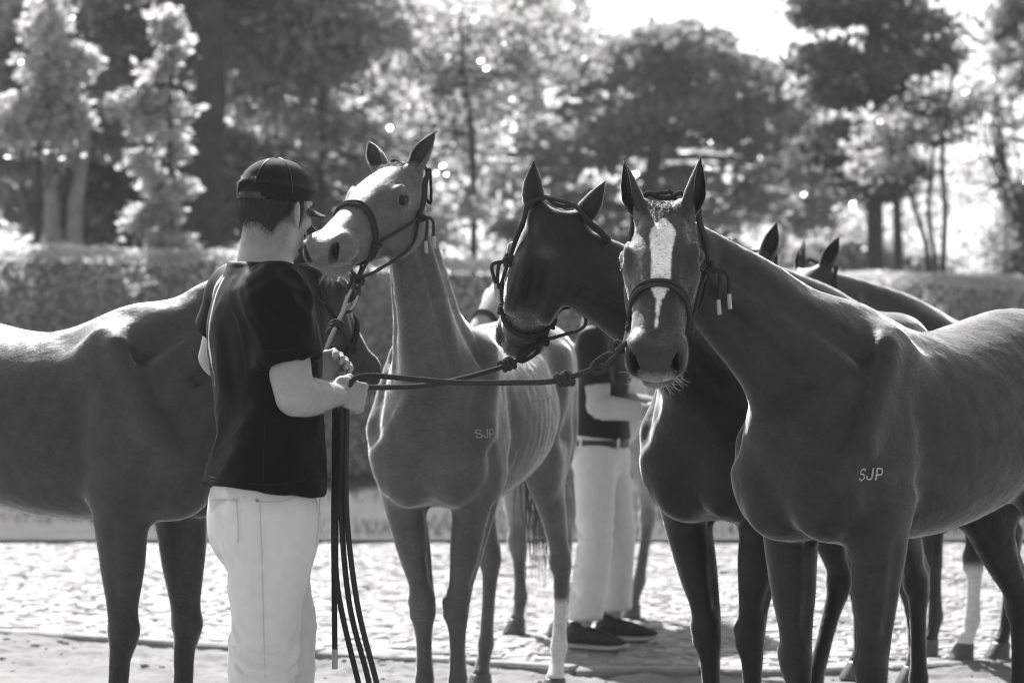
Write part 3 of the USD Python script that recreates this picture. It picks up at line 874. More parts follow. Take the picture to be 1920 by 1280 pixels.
# two horses farther back on the right
hd = V(-0.72, -0.69)
HERD['far'] = dict(ears=((-1, 0.30, 0.6), (-0.5, 0.3, -0.6)), pos=fore_at(ground(1645, 10.2), hd, 0.99), heading=hd, poll=at(1402, 474, 9.6), muzzle=at(1330, 650, 9.3), scale=0.99,
                   legs=dict(fr=[(0, -0.08, 0), (0.5, 0, 0), (0.95, 0, 0)], fl=[(0, -0.12, 0), (0.5, 0, 0), (0.95, 0, 0)], hl=STAND['hl'], hr=STAND['hr']), h=0.014, hf=0.008)
hd = V(-0.70, -0.71)
HERD['farthest'] = dict(pos=fore_at(ground(1790, 11.1), hd, 0.99), heading=hd, poll=at(1520, 492, 10.55), muzzle=at(1415, 625, 10.3), scale=0.99,
                        legs=dict(fr=[(0, 0, -0.02), (0.95, 0, 0)], fl=[(0, 0.02, -0.05), (0.95, 0, 0)], hl=STAND['hl'], hr=[(0, 0.2, 0), (0.95, 0, 0)]), h=0.014, hf=0.008)
# grey behind the chestnut
hd = V(-0.46, -0.89)
HERD['grey'] = dict(pos=fore_at(ground(1010, 12.1), hd, 0.99), heading=hd, poll=at(968, 490, 11.5), muzzle=at(868, 634, 11.25), scale=0.99,
                    legs=dict(fr=[(0, 0, -0.03), (0.95, 0, 0)], fl=[(0, 0, 0), (0.95, 0, 0)], hl=[(0, 0.15, -0.05), (0.95, 0, 0)], hr=STAND['hr']), h=0.014, hf=0.008)
# ---------------------------------------------------------------- people
class Half:
    """The part of a ball that lies beyond a plane: for cutting cloth."""

    def __init__(self, o, n, r):
        self.o, self.n, self.r = np.asarray(o, np.float32), unit(n).astype(np.float32), np.float32(r)
        self.lo, self.hi = np.asarray(o, float) - r, np.asarray(o, float) + r

    def dist(self, P):
        q = P - self.o
        return np.maximum(-(q @ self.n), np.sqrt((q * q).sum(-1)) - self.r)


def limb(pts, r, d=(0, 0, 1), n=4, flat=1.0):
    pts = np.asarray(pts, float)
    r = np.asarray(r, float)
    return loft(pts, np.stack([r, r * flat, r * flat], 1), d, n=n, cap=min(r[0], r[-1]) * 0.8)


def hand(F, wrist, palm, fdir, ndir, curl=1.0, thumb=1.0, size=1.0, k=0.006):
    """wrist: joint; palm: centre of the palm; fdir: knuckle direction; ndir: the back of the hand; curl: 0 open to 1 fist."""
    f = unit(fdir)
    n = unit(ndir - np.dot(ndir, f) * f)
    s = np.cross(f, n)
    F.add(loft([wrist, palm - f * 0.02 * size, palm + f * 0.036 * size], np.array([[0.027, 0.021], [0.038, 0.017], [0.041, 0.014]]) * size, n, n=3, cap=0.012), 0.012)
    tips = []
    for i, (off, ln) in enumerate(((-0.030, 0.92), (-0.010, 1.0), (0.010, 0.95), (0.029, 0.76))):
        p = palm + (f * 0.040 + s * off + n * (0.004 - 0.1 * abs(off))) * size
        F.add(ellipsoid(p + n * 0.003 * size, np.array([0.010, 0.009, 0.010]) * size), 0.006)
        a = 0.0
        for seg, (l, bend) in enumerate(((0.040, 72), (0.026, 88), (0.020, 55))):
            a += math.radians(bend * curl + 6)
            q = p + (f * math.cos(a) - n * math.sin(a)) * l * ln * size
            F.add(capsule(p, q, (0.0098 - 0.001 * seg) * size, (0.0090 - 0.001 * seg) * size), k)
            p = q
        tips.append(p)
    p0 = palm + (-f * 0.026 - s * 0.026 - n * 0.004) * size
    p1 = p0 + (f * 0.030 - s * 0.020 - n * 0.016 * thumb) * size
    p2 = p1 + (f * 0.026 + s * 0.004 * thumb - n * 0.016 * thumb) * size
    p3 = p2 + (f * 0.014 + s * 0.016 * thumb - n * 0.008 * thumb) * size
    F.add(capsule(p0, p1, 0.0150 * size, 0.0115 * size), 0.012)
    F.add(capsule(p1, p2, 0.0112 * size, 0.0095 * size), k)
    F.add(capsule(p2, p3, 0.0095 * size, 0.0080 * size), k)
    return tips


def human_head(F, H, neck, beef=1.0):
    """H: frame at the middle of the head, x ahead, y left, z up."""
    R = H.R
    F.add(ellipsoid(H.p((-0.012, 0, 0.030)), (0.100, 0.078, 0.092), R), 0.02)
    F.add(loft(H.p([[0.030, 0, 0.045], [0.036, 0, -0.020], [0.040, 0, -0.075], [0.046, 0, -0.108]]), [[0.068, 0.060], [0.062, 0.056], [0.050, 0.046], [0.030, 0.032]], R[:, 0], n=3), 0.03)
    F.add(loft(H.p([[0.088, 0, 0.022], [0.104, 0, -0.012], [0.112, 0, -0.026]]), [[0.010, 0.010], [0.012, 0.012], [0.015, 0.012]], R[:, 0], n=3), 0.015)
    F.add(ellipsoid(H.p((0.082, 0, -0.106)), (0.018, 0.022, 0.017), R), 0.02)
    F.add(ellipsoid(H.p((0.088, 0, -0.064)), (0.012, 0.024, 0.007), R), 0.010)
    F.add(ellipsoid(H.p((0.087, 0, -0.076)), (0.012, 0.021, 0.007), R), 0.008)
    for s in (1, -1):
        F.add(ellipsoid(H.p((0.084, s * 0.032, 0.034)), (0.014, 0.026, 0.009), R), 0.015)
        F.add(ellipsoid(H.p((0.062, s * 0.052, -0.020)), (0.022, 0.018, 0.018), R), 0.03)
        F.sub(ellipsoid(H.p((0.094, s * 0.032, 0.016)), (0.012, 0.017, 0.010), R), 0.012)
        F.add(ellipsoid(H.p((0.082, s * 0.032, 0.016)), (0.011, 0.013, 0.010), R), 0.004)
        F.add(ellipsoid(H.p((0.020, s * 0.058, -0.070)), (0.040, 0.014, 0.026), R @ rot_y(22)), 0.03)
        E = R @ rot_z(-26 * s) @ rot_y(-12)
        F.add(ellipsoid(H.p((-0.010, s * 0.090, -0.006)), (0.021, 0.008, 0.034), E), 0.008)
        F.sub(ellipsoid(H.p((-0.004, s * 0.100, -0.002)), (0.013, 0.006, 0.022), E), 0.005)
        F.add(ellipsoid(H.p((0.000, s * 0.084, -0.037)), (0.009, 0.006, 0.010), E), 0.006)
    F.add(loft([H.p((-0.022, 0, -0.025)), H.p((-0.026, 0, -0.085)), neck + V(0, 0, 0.02), neck - V(0, 0, 0.05)], np.array([[0.058, 0.060], [0.060, 0.062], [0.066, 0.068], [0.085, 0.08]]) * (1 + (beef - 1) * 1.0), R[:, 0], n=3), 0.03)


def torso_loft(T, rows, grow=0.0, n=3):
    """rows: z, forward offset, half width, front, back."""
    r = np.array(rows)
    return loft(T.p(np.stack([r[:, 1], 0 * r[:, 0], r[:, 0]], 1)), r[:, 2:5] + grow, T.R[:, 0], n=n, cap=0.03)


def build_person(J, h=0.008, fine=0.0035):
    """J: frames and joints. Returns meshes: body, shirt, trousers."""
    T, H = J['torso'], J['head']
    B = Field()
    neck = J['neck']
    human_head(B, H, neck, J['beef'])
    B.add(torso_loft(T, J['rows'], -0.020), 0.03)
    for s in 'rl':
        sh, el, wr = J[s + '_shoulder'], J[s + '_elbow'], J[s + '_wrist']
        b = J['beef']
        up = unit(np.cross(el - sh, wr - el) + 1e-6)
        B.add(loft([sh, sh * 0.55 + el * 0.45, el * 0.85 + sh * 0.15, el], np.array([[0.062, 0.062], [0.054, 0.060], [0.046, 0.050], [0.044, 0.046]]) * b, up, n=3, cap=0.04), 0.03)
        B.add(loft([el, el * 0.70 + wr * 0.30, el * 0.35 + wr * 0.65, wr], np.array([[0.044, 0.046], [0.048, 0.052], [0.036, 0.042], [0.024, 0.031]]) * b, up, n=3, cap=0.02), 0.02)
        if s + '_hand' in J:
            hand(B, wr, *J[s + '_hand'])
        hp, kn, an = J[s + '_hip'], J[s + '_knee'], J[s + '_ankle']
        B.add(limb([hp, hp * 0.5 + kn * 0.5, kn, kn * 0.6 + an * 0.4, an], [0.085, 0.070, 0.050, 0.048, 0.036], T.R[:, 0]), 0.03)
    boxes = []
    S = Field()
    S.add(torso_loft(T, J['shirt_rows']), 0.03)
    for s in 'rl':
        sh, el = J[s + '_shoulder'], J[s + '_elbow']
        d = unit(el - sh)
        e = sh + d * J.get(s + '_sleeve', J['sleeve'])
        W = Field()
        W.add(limb([T.p((0, 0, T.inv(sh)[2] + 0.005)) * 0.35 + sh * 0.65, sh, sh * 0.5 + e * 0.5, e, e + d * 0.06], np.array([0.080, 0.079, 0.076, 0.078, 0.080]) * J['beef'], T.R[:, 0]), 0.045)
        W.sub([Half(e, d, 0.16)], 0.004)
        W.sub(limb([e - d * 0.03, e + d * 0.08], np.array([0.058, 0.062]) * J['beef'], T.R[:, 0]), 0.004)
        S.add(W, 0.04)
    hem = T.p((0, 0, J['hem']))
    S.sub([Half(hem, -unit(T.R[:, 2] + 0.10 * T.R[:, 0]), 0.36)], 0.004)
    r = np.array(J['shirt_rows'])
    w, fr, bk, off = (np.interp(J['hem'], r[::-1, 0] if r[0, 0] > r[-1, 0] else r[:, 0], (r[::-1] if r[0, 0] > r[-1, 0] else r)[:, c]) for c in (2, 3, 4, 1))
    S.sub(loft([T.p((off, 0, J['hem'] + 0.05)), T.p((off, 0, J['hem'] - 0.1))], [[w - 0.03, fr - 0.03, bk - 0.035], [w - 0.014, fr - 0.014, bk - 0.016]], T.R[:, 0], n=3, cap=0.02), 0.004)
    # neck opening
    nk = neck + V(0, 0, 0.01)
    ax = unit(H.p((-0.02, 0, -0.06)) - (neck - V(0, 0, 0.03)))
    S.sub([Half(nk, unit(ax + 0.25 * T.R[:, 0] * 0 + 0.15 * V(0, 0, 1)), 0.13)], 0.004)
    S.sub(limb([nk - ax * 0.03, nk + ax * 0.08], [0.066, 0.074], T.R[:, 0]), 0.004)
    P = Field()
    P.add(torso_loft(T, J['pants_rows']), 0.03)
    for s in 'rl':
        hp, kn, an = J[s + '_hip'], J[s + '_knee'], J[s + '_ankle']
        k = J['leg_w']
        P.add(limb([hp + V(0, 0, 0.02), hp * 0.5 + kn * 0.5, kn, kn * 0.6 + an * 0.4, an + V(0, 0, 0.03)], [k[0], k[1], k[2], k[3], k[4]], T.R[:, 0]), 0.035)
        P.sub([Half(an + V(0, 0, J.get('cuff', 0.02)), V(0, 0, -1), 0.16)], 0.004)
    top = T.p((0, 0, J['waist']))
    P.sub([Half(top, T.R[:, 2], 0.3)], 0.004)
    return B, S, P, boxes


def wrinkle(v, n, spots, amp):
    """Displaces cloth along its normals. spots: (centre, fold direction, across, reach, count per metre, strength)."""
    d = np.zeros(len(v))
    for c, along, _, reach, freq, st, seed in spots:
        a = unit(along)
        q = v - c
        w = np.exp(-((q * q).sum(1)) / (2 * reach * reach))
        al = q @ a
        per = q - al[:, None] * a
        wob = meshkit.noise(v * 5.0, seed) * 0.10
        ref = unit(np.cross(a, V(0.31, 0.82, 0.47)))
        x = (per @ ref + wob) * freq
        f = meshkit.noise(np.stack([x, al * 2.2 + 7, (per @ np.cross(a, ref)) * freq * 0.6], 1), seed + 3)
        d += st * w * (np.abs(f - 0.5) * -2 + 0.5)
    return v + n * (d * amp)[:, None]
def handler():
    d0 = 6.60
    T = Frame(V(*at(497, 700, d0)[:2], 0), axes(V(0.95, 0.31, 0), V(0, 0, 1)))
    Hc = at(516, 396, d0 + 0.02)
    J = dict(torso=T, head=Frame(Hc, axes(V(0.60, 0.80, -0.10), V(0.05, 0, 1))), neck=at(497, 500, d0 + 0.01), beef=1.12, sleeve=0.175, l_sleeve=0.125, hem=0.985, waist=1.055)
    # z, forward, half width, front, back
    J['rows'] = [[1.02, 0.0, 0.180, 0.135, 0.130], [1.12, 0.0, 0.175, 0.140, 0.120], [1.25, 0.0, 0.185, 0.135, 0.120], [1.38, 0.0, 0.205, 0.140, 0.125], [1.48, -0.01, 0.205, 0.110, 0.120], [1.56, -0.02, 0.150, 0.075, 0.085], [1.61, -0.02, 0.085, 0.06, 0.06]]
    J['shirt_rows'] = [[0.90, 0.005, 0.220, 0.156, 0.176], [1.00, 0.005, 0.212, 0.152, 0.166], [1.13, 0.005, 0.200, 0.150, 0.134], [1.25, 0.00, 0.200, 0.148, 0.132], [1.36, -0.005, 0.212, 0.155, 0.143], [1.45, -0.01, 0.216, 0.135, 0.143], [1.53, -0.02, 0.180, 0.095, 0.115], [1.585, -0.025, 0.115, 0.070, 0.080], [1.64, -0.02, 0.075, 0.06, 0.065]]
    J['pants_rows'] = [[1.07, 0.0, 0.172, 0.128, 0.130], [0.98, 0.0, 0.182, 0.138, 0.146], [0.90, -0.005, 0.186, 0.130, 0.150], [0.82, 0.0, 0.185, 0.120, 0.130], [0.76, 0.0, 0.16, 0.09, 0.09]]
    J['leg_w'] = [0.118, 0.104, 0.083, 0.080, 0.080]
    J['r_shoulder'], J['r_elbow'], J['r_wrist'] = at(516, 560, d0 - 0.17), at(553, 745, d0 - 0.20), at(632, 741, d0 + 0.02)
    J['l_shoulder'], J['l_elbow'], J['l_wrist'] = at(444, 552, d0 + 0.19), at(404, 672, d0 + 0.30), at(576, 706, d0 + 0.26)
    pr = at(654, 739, d0 + 0.045)
    J['r_hand'] = (pr, unit(V(0.80, 0.50, -0.25)), V(0.45, -0.85, 0.1), 0.95, 1.0, 1.05)
    pl = at(605, 692, d0 + 0.25)
    J['l_hand'] = (pl, unit(V(0.80, -0.15, 0.62)), V(-0.3, 0.9, 0.35), 0.45, 0.6, 1.0)
    J['r_hip'], J['r_knee'], J['r_ankle'] = T.p((0.0, -0.098, 0.90)), at(496, 1195, d0 - 0.09), at(486, 1545, d0 - 0.10)
    J['l_hip'], J['l_knee'], J['l_ankle'] = T.p((0.0, 0.098, 0.90)), at(535, 1190, d0 + 0.10), at(528, 1525, d0 + 0.13)
    return J


def groom():
    d0 = 11.56
    T = Frame(V(*at(1128, 700, d0)[:2], 0), axes(V(0.93, -0.37, 0), V(0, 0, 1)))
    J = dict(torso=T, head=Frame(at(1134, 542, d0 - 0.02), axes(V(0.95, -0.30, -0.15), V(0, 0, 1))), neck=at(1118, 602, d0), beef=0.98, sleeve=0.20, hem=1.00, waist=1.03)
    J['rows'] = [[0.98, 0.0, 0.160, 0.105, 0.110], [1.12, 0.0, 0.155, 0.115, 0.100], [1.25, 0.0, 0.165, 0.115, 0.105], [1.36, 0.0, 0.185, 0.115, 0.110], [1.44, -0.01, 0.180, 0.095, 0.100], [1.51, -0.02, 0.12, 0.06, 0.07], [1.55, -0.02, 0.07, 0.05, 0.05]]
    J['shirt_rows'] = [[0.94, 0.0, 0.180, 0.130, 0.128], [1.05, 0.0, 0.176, 0.128, 0.118], [1.16, 0.0, 0.176, 0.125, 0.110], [1.27, 0.0, 0.186, 0.122, 0.115], [1.37, -0.005, 0.196, 0.118, 0.118], [1.45, -0.015, 0.176, 0.088, 0.100], [1.515, -0.02, 0.105, 0.06, 0.07], [1.56, -0.02, 0.07, 0.055, 0.06]]
    J['pants_rows'] = [[1.05, 0.0, 0.160, 0.115, 0.118], [0.97, 0.0, 0.165, 0.120, 0.132], [0.89, -0.005, 0.170, 0.115, 0.140], [0.82, 0.0, 0.15, 0.095, 0.11]]
    J['leg_w'] = [0.102, 0.092, 0.080, 0.078, 0.082]
    J['r_shoulder'], J['r_elbow'], J['r_wrist'] = at(1112, 644, d0 - 0.16), at(1124, 762, d0 - 0.20), at(1205, 772, d0 - 0.30)
    J['l_shoulder'], J['l_elbow'], J['l_wrist'] = at(1145, 644, d0 + 0.17), at(1160, 755, d0 + 0.18), at(1232, 762, d0 + 0.05)
    J['r_hand'] = (at(1228, 770, d0 - 0.33), unit(V(0.9, -0.3, 0.1)), V(0.3, -0.9, 0.3), 0.7, 1.0, 1.0)
    J['l_hand'] = (at(1250, 760, d0 + 0.01), unit(V(0.9, -0.3, 0.1)), V(0.1, 0.3, 0.9), 0.7, 1.0, 1.0)
    J['r_hip'], J['r_knee'], J['r_ankle'] = T.p((0.0, -0.09, 0.88)), at(1115, 1015, d0 - 0.12), at(1096, 1168, d0 - 0.17)
    J['l_hip'], J['l_knee'], J['l_ankle'] = T.p((0.0, 0.09, 0.88)), at(1160, 1000, d0 + 0.08), at(1152, 1150, d0 + 0.20)
    return J
# ---------------------------------------------------------------- ground
rng = np.random.default_rng(7)
EDGE = np.array([[-40, 26], [-2.6, 12.35], [-0.65, 11.30], [0.33, 10.75], [1.3, 10.72], [2.2, 11.05], [40, 24.0]])      # the road's near edge
FAR_EDGE = 18.6


def edge_y(x):
    return np.interp(x, EDGE[:, 0], EDGE[:, 1])


def sheet(xs, ys, fz):
    X, Y = np.meshgrid(xs, ys, indexing='ij')
    v = np.stack([X, Y, fz(X, Y)], -1).reshape(-1, 3)
    i, j = np.meshgrid(np.arange(len(xs) - 1), np.arange(len(ys) - 1), indexing='ij')
    a = (i * len(ys) + j).ravel()
    f = np.stack([a, a + len(ys), a + len(ys) + 1, a + 1], 1)
    return v, f, normals(v, f)


# far ground to the horizon
big = put(None, 'ground', sheet(np.linspace(-400, 400, 9), np.r_[-60, 0, 60, 200, 600], lambda X, Y: 0 * X - 0.12), M['field'])
tag(big['prim'], 'flat grassy ground stretching off behind the trees', kind='structure')


def dirt_z(X, Y):
    g = edge_y(X) - Y                       # distance in front of the kerb
    p = np.stack([X, Y, 0 * X], -1)
    z = 0.034 * (meshkit.fbm(p * 1.7, 3, 3) - 0.5) + 0.052 * (meshkit.fbm(p * V(7, 7, 7), 4, 5) - 0.5) * np.clip(1.2 - np.abs(g - 0.5), 0.5, 1)
    z = z + 0.022 * (meshkit.fbm(p * 19.0, 3, 8) - 0.5) * np.clip(1.5 - g / 3, 0.3, 1)
    return z - 0.012 - 0.012 * np.exp(-np.clip(g, 0, 9) / 0.30) * (0.2 + 1.8 * np.clip(2 * meshkit.noise(np.stack([X * 0.9, 0 * X, 0 * X], -1), 6) - 0.6, 0, 1))


def dirt_sheet():
    xs = np.r_[np.linspace(-14, -3.6, 14), np.linspace(-3.5, 3.5, 300), np.linspace(3.6, 14, 14)]
    t = np.r_[np.linspace(0, 1.0, 60), np.linspace(1.0, 3.2, 66)[1:], np.linspace(3.2, 20, 26)[1:]]
    X, T = np.meshgrid(xs, t, indexing='ij')
    Y = edge_y(X) - 0.16 - T
    v = np.stack([X, Y, dirt_z(X, Y)], -1).reshape(-1, 3)
    n = len(t)
    i, j = np.meshgrid(np.arange(len(xs) - 1), np.arange(n - 1), indexing='ij')
    a = (i * n + j).ravel()
    f = np.stack([a, a + 1, a + n + 1, a + n], 1)
    return v, f, normals(v, f)


d_ = put(None, 'dirt_yard', dirt_sheet(), M['dirt'])
tag(d_['prim'], 'pale dry trampled dirt in front of the paved road', kind='structure')

# kerb: a row of low stones along the near edge of the road
KL, kp = [], []
xx = np.linspace(-9, 9, 2000)
yy = edge_y(xx)
ss = np.r_[0, np.cumsum(np.hypot(np.diff(xx), np.diff(yy)))]
kerb = thing('kerb', 'low row of kerb stones between dirt and paved road', None, (0, 11, 0), kind='structure')


def stone_mesh(c, ax, lx, ly, top, bot, r, bev=0.008, jit=0.004):
    """A dressed stone with bevelled, slightly crooked top edges: 12 + 10 triangles."""
    ax = unit(V(ax[0], ax[1], 0))
    ay = V(-ax[1], ax[0], 0)
    v = []
    for lev in (0, 1, 2):
        for sx, sy in ((-1, -1), (1, -1), (1, 1), (-1, 1)):
            e = (lx / 2 - (bev if lev == 2 else 0)) * sx + (r.uniform(-jit, jit) if lev else 0)
            g = (ly / 2 - (bev if lev == 2 else 0)) * sy + (r.uniform(-jit, jit) if lev else 0)
            z = (bot, top - bev * 0.8, top + r.uniform(-jit, jit) * 0.6)[lev]
            v.append(V(c[0], c[1], 0) + ax * e + ay * g + V(0, 0, z))
    f = []
    for l in (0, 1):
        for i in range(4):
            j = (i + 1) % 4
            f.append([l * 4 + i, l * 4 + j, (l + 1) * 4 + j, (l + 1) * 4 + i])
    f.append([8, 9, 10, 11])
    v, f = np.array(v), np.array(f)
    return v, f


def facet(v, f):
    """Unshared vertices, so that each face is flat."""
    w = v[f].reshape(-1, 3)
    q = np.arange(len(w)).reshape(-1, f.shape[1])
    n = np.repeat(normals(w, q)[q[:, 0]], f.shape[1], 0)
    return w, q, n


s0 = 0.0
while s0 < ss[-1]:
    L = rng.uniform(0.32, 0.62)
    c = np.interp(s0 + L / 2, ss, xx)
    a = np.interp(s0 + L, ss, xx) - np.interp(s0, ss, xx), np.interp(s0 + L, ss, yy) - np.interp(s0, ss, yy)
    if abs(c) < 3.6:
        put(kerb, 'kerb_stone', facet(*stone_mesh((c, edge_y(c) - 0.06), a, L - 0.010, 0.13, 0.004, -0.2, rng, 0.012, 0.006)), M['kerb'])
    s0 += L

# road bed and setts
road = thing('road', 'road paved with small irregular stone setts in the sun', None, (0, 14, 0), kind='structure')


def bed_sheet():
    xs = np.linspace(-14, 14, 57)
    t = np.linspace(0, 1, 12)
    X, T = np.meshgrid(xs, t, indexing='ij')
    Y = edge_y(X) * (1 - T) + np.maximum(FAR_EDGE, edge_y(X) + 0.01) * T
    v = np.stack([X, Y, 0 * X - 0.007], -1).reshape(-1, 3)
    n = len(t)
    i, j = np.meshgrid(np.arange(len(xs) - 1), np.arange(n - 1), indexing='ij')
    a = (i * n + j).ravel()
    f = np.stack([a, a + n, a + n + 1, a + 1], 1)
    return v, f, normals(v, f)


put(road, 'road_bed', bed_sheet(), M['joint'])
stones = []
y = 10.78
row = 0
while y < FAR_EDGE - 0.05:
    dy = rng.uniform(0.080, 0.110)
    half = 0.213 * (y + 1) + 0.9
    x = -half - rng.uniform(0, 0.2)
    while x < half:
        L = rng.uniform(0.09, 0.165)
        cx, cy = x + L / 2, y + dy / 2 + 0.05 * math.sin(x * 1.3 + 0.4) + rng.uniform(-0.006, 0.006)
        if cy - dy / 2 > edge_y(cx) + 0.02 and cy + dy / 2 < FAR_EDGE:
            lift = 0.012 * (meshkit.noise(V(cx * 1.1, cy * 1.1, 0), 11) - 0.5)
            stones.append((cx, cy, unit(V(1, rng.uniform(-0.04, 0.04), 0)), L - rng.uniform(0.008, 0.016), dy - rng.uniform(0.008, 0.016), lift * 0.6 + rng.uniform(-0.0025, 0.0035)))
        x += L
    y += dy
stones = np.array([(s[0], s[1], s[2][0], s[2][1], s[3], s[4], s[5]) for s in stones])
on = np.abs(stones[:, 0]) < 0.215 * stones[:, 1]
order = np.argsort(np.where(on, stones[:, 1], 99))
rest = []
for rank, k in enumerate(order):
    s = stones[k]
    m = stone_mesh(s[:2], s[2:4], s[4], s[5], s[6], -0.03, rng, 0.012, 0.007)
    if rank < 300:
        put(road, 'sett', facet(*m), M[('stone', 'stone_light', 'stone', 'stone_dark')[rng.integers(4)]])
    else:
        rest.append(facet(*m))
for kind_, mt in enumerate(('stone', 'stone_light', 'stone_dark')):
    part = [m for i, m in enumerate(rest) if (i * 7 + i // 5) % 3 == kind_]
    p_ = put(road, 'farther_setts', join(*part), M[mt])
    tag(p_['prim'], kind='stuff')

# loose clods and pebbles along the kerb: uncountable crumbs
cl = []
ico = trimesh.creation.icosphere(subdivisions=1)
for k in range(170):
    x = rng.uniform(-3.0, 2.6)
    g = abs(rng.normal(0, 0.55)) + 0.2
    y = edge_y(x) - g
    s = min(0.004 + rng.exponential(0.0045), 0.022)
    v = ico.vertices * V(1.2, 0.9, 0.5) * s * (0.4 + 1.2 * meshkit.noise(ico.vertices * 1.7 + k, 2))[:, None]
    z = float(dirt_z(np.array([x]), np.array([y]))[0])
    cl.append((v + V(x, y, z + s * 0.2), ico.faces, ico.vertex_normals))
c_ = put(None, 'dirt_crumbs', join(*cl), M['clod'])
tag(c_['prim'], 'dark clods and pebbles scattered on the pale dirt', 'clods', kind='stuff')

# verge between road and hedge
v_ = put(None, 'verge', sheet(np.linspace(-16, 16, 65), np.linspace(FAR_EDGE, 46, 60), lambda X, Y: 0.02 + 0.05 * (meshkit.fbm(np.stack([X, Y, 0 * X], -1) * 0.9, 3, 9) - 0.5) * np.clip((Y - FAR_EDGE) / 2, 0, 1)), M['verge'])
tag(v_['prim'], 'strip of worn grass and soil between road and hedge, its colour darkened to stand for shade', kind='structure')


def quads_at(c, u, w):
    """Leaf quads: centres, half axes."""
    v = np.stack([c - u - w * 0.2, c - w, c + u + 0.0 * w, c + w], 1)
    n = np.cross(u, w)
    n /= np.maximum(np.linalg.norm(n, axis=1, keepdims=True), 1e-9)
    return v.reshape(-1, 3), np.arange(len(c) * 4).reshape(-1, 4), np.repeat(n, 4, 0)


def rand_dirs(n, r):
    d = r.normal(size=(n, 3))
    return d / np.linalg.norm(d, axis=1, keepdims=True)


gr = np.random.default_rng(3)
n = 9000
gx, gy = gr.uniform(-7, 7, n), FAR_EDGE + 0.2 + 9 * gr.uniform(0, 1, n) ** 1.3
keepg = meshkit.noise(np.stack([gx, gy, 0 * gx], 1) * 0.8, 4) > 0.42
gx, gy = gx[keepg], gy[keepg]
n = len(gx)
hgt = gr.uniform(0.02, 0.06, n)
lean = gr.normal(0, 0.4, (n, 2))
u = np.stack([lean[:, 0] * hgt, lean[:, 1] * hgt, hgt], 1)
w = rand_dirs(n, gr) * V(1, 1, 0) * 0.008
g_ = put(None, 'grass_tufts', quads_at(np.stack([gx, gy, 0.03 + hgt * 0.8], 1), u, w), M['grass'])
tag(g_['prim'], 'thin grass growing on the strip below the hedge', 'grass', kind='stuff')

# ---------------------------------------------------------------- clipped hedge, running off to the right
A, B = V(-9.0, 25.4, 0), V(12.0, 40.4, 0)
hd_ = unit(B - A)
hn_ = V(hd_[1], -hd_[0], 0)              # towards the road
HL, HH, HD = np.linalg.norm(B - A), 2.76, 1.5
hedge = thing('clipped_hedge', 'tall clipped leafy hedge with a flat sunlit top behind the horses', 'hedge', A)
r = np.random.default_rng(21)


def hedge_pt(t, a, z):
    return A + np.outer(t, hd_) - np.outer(a, hn_) + np.outer(z, V(0, 0, 1))


n = 52000
t = r.uniform(0, HL, n)
side = r.uniform(0, 1, n)
top = side < 0.36
a = np.where(top, r.uniform(0, HD, n), np.abs(r.exponential(0.08, n)))
z = np.where(top, HH - np.abs(r.normal(0, 0.05, n)) + 0.03, r.uniform(0.03, HH, n))
p = hedge_pt(t, a, z)
bump_ = meshkit.fbm(p * 1.6, 3, 2) - 0.5
p = p + np.where(top[:, None], V(0, 0, 1) * (bump_ * 0.22)[:, None], hn_ * (bump_ * 0.40)[:, None])
d1 = rand_dirs(n, r)
d2 = np.cross(d1, rand_dirs(n, r))
d2 /= np.linalg.norm(d2, axis=1, keepdims=True)
sz = r.uniform(0.028, 0.05, n)[:, None]
f_ = put(hedge, 'foliage', quads_at(p, d1 * sz, d2 * sz * 0.6), M['hedge_leaf'])
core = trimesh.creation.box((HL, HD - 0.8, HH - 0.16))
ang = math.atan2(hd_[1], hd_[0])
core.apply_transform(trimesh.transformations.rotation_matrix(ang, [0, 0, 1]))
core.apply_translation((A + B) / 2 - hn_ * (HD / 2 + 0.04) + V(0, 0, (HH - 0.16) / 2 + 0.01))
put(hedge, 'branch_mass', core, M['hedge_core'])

# thin sunlit haze over the whole place
hz = trimesh.creation.box((300, 190, 40))
hz.apply_translation((0, 70, 18.5))
h_ = put(None, 'haze', (hz.vertices, hz.faces, None), M['haze'])
tag(h_['prim'], 'thin bright haze hanging in the backlit air', 'haze', kind='stuff')
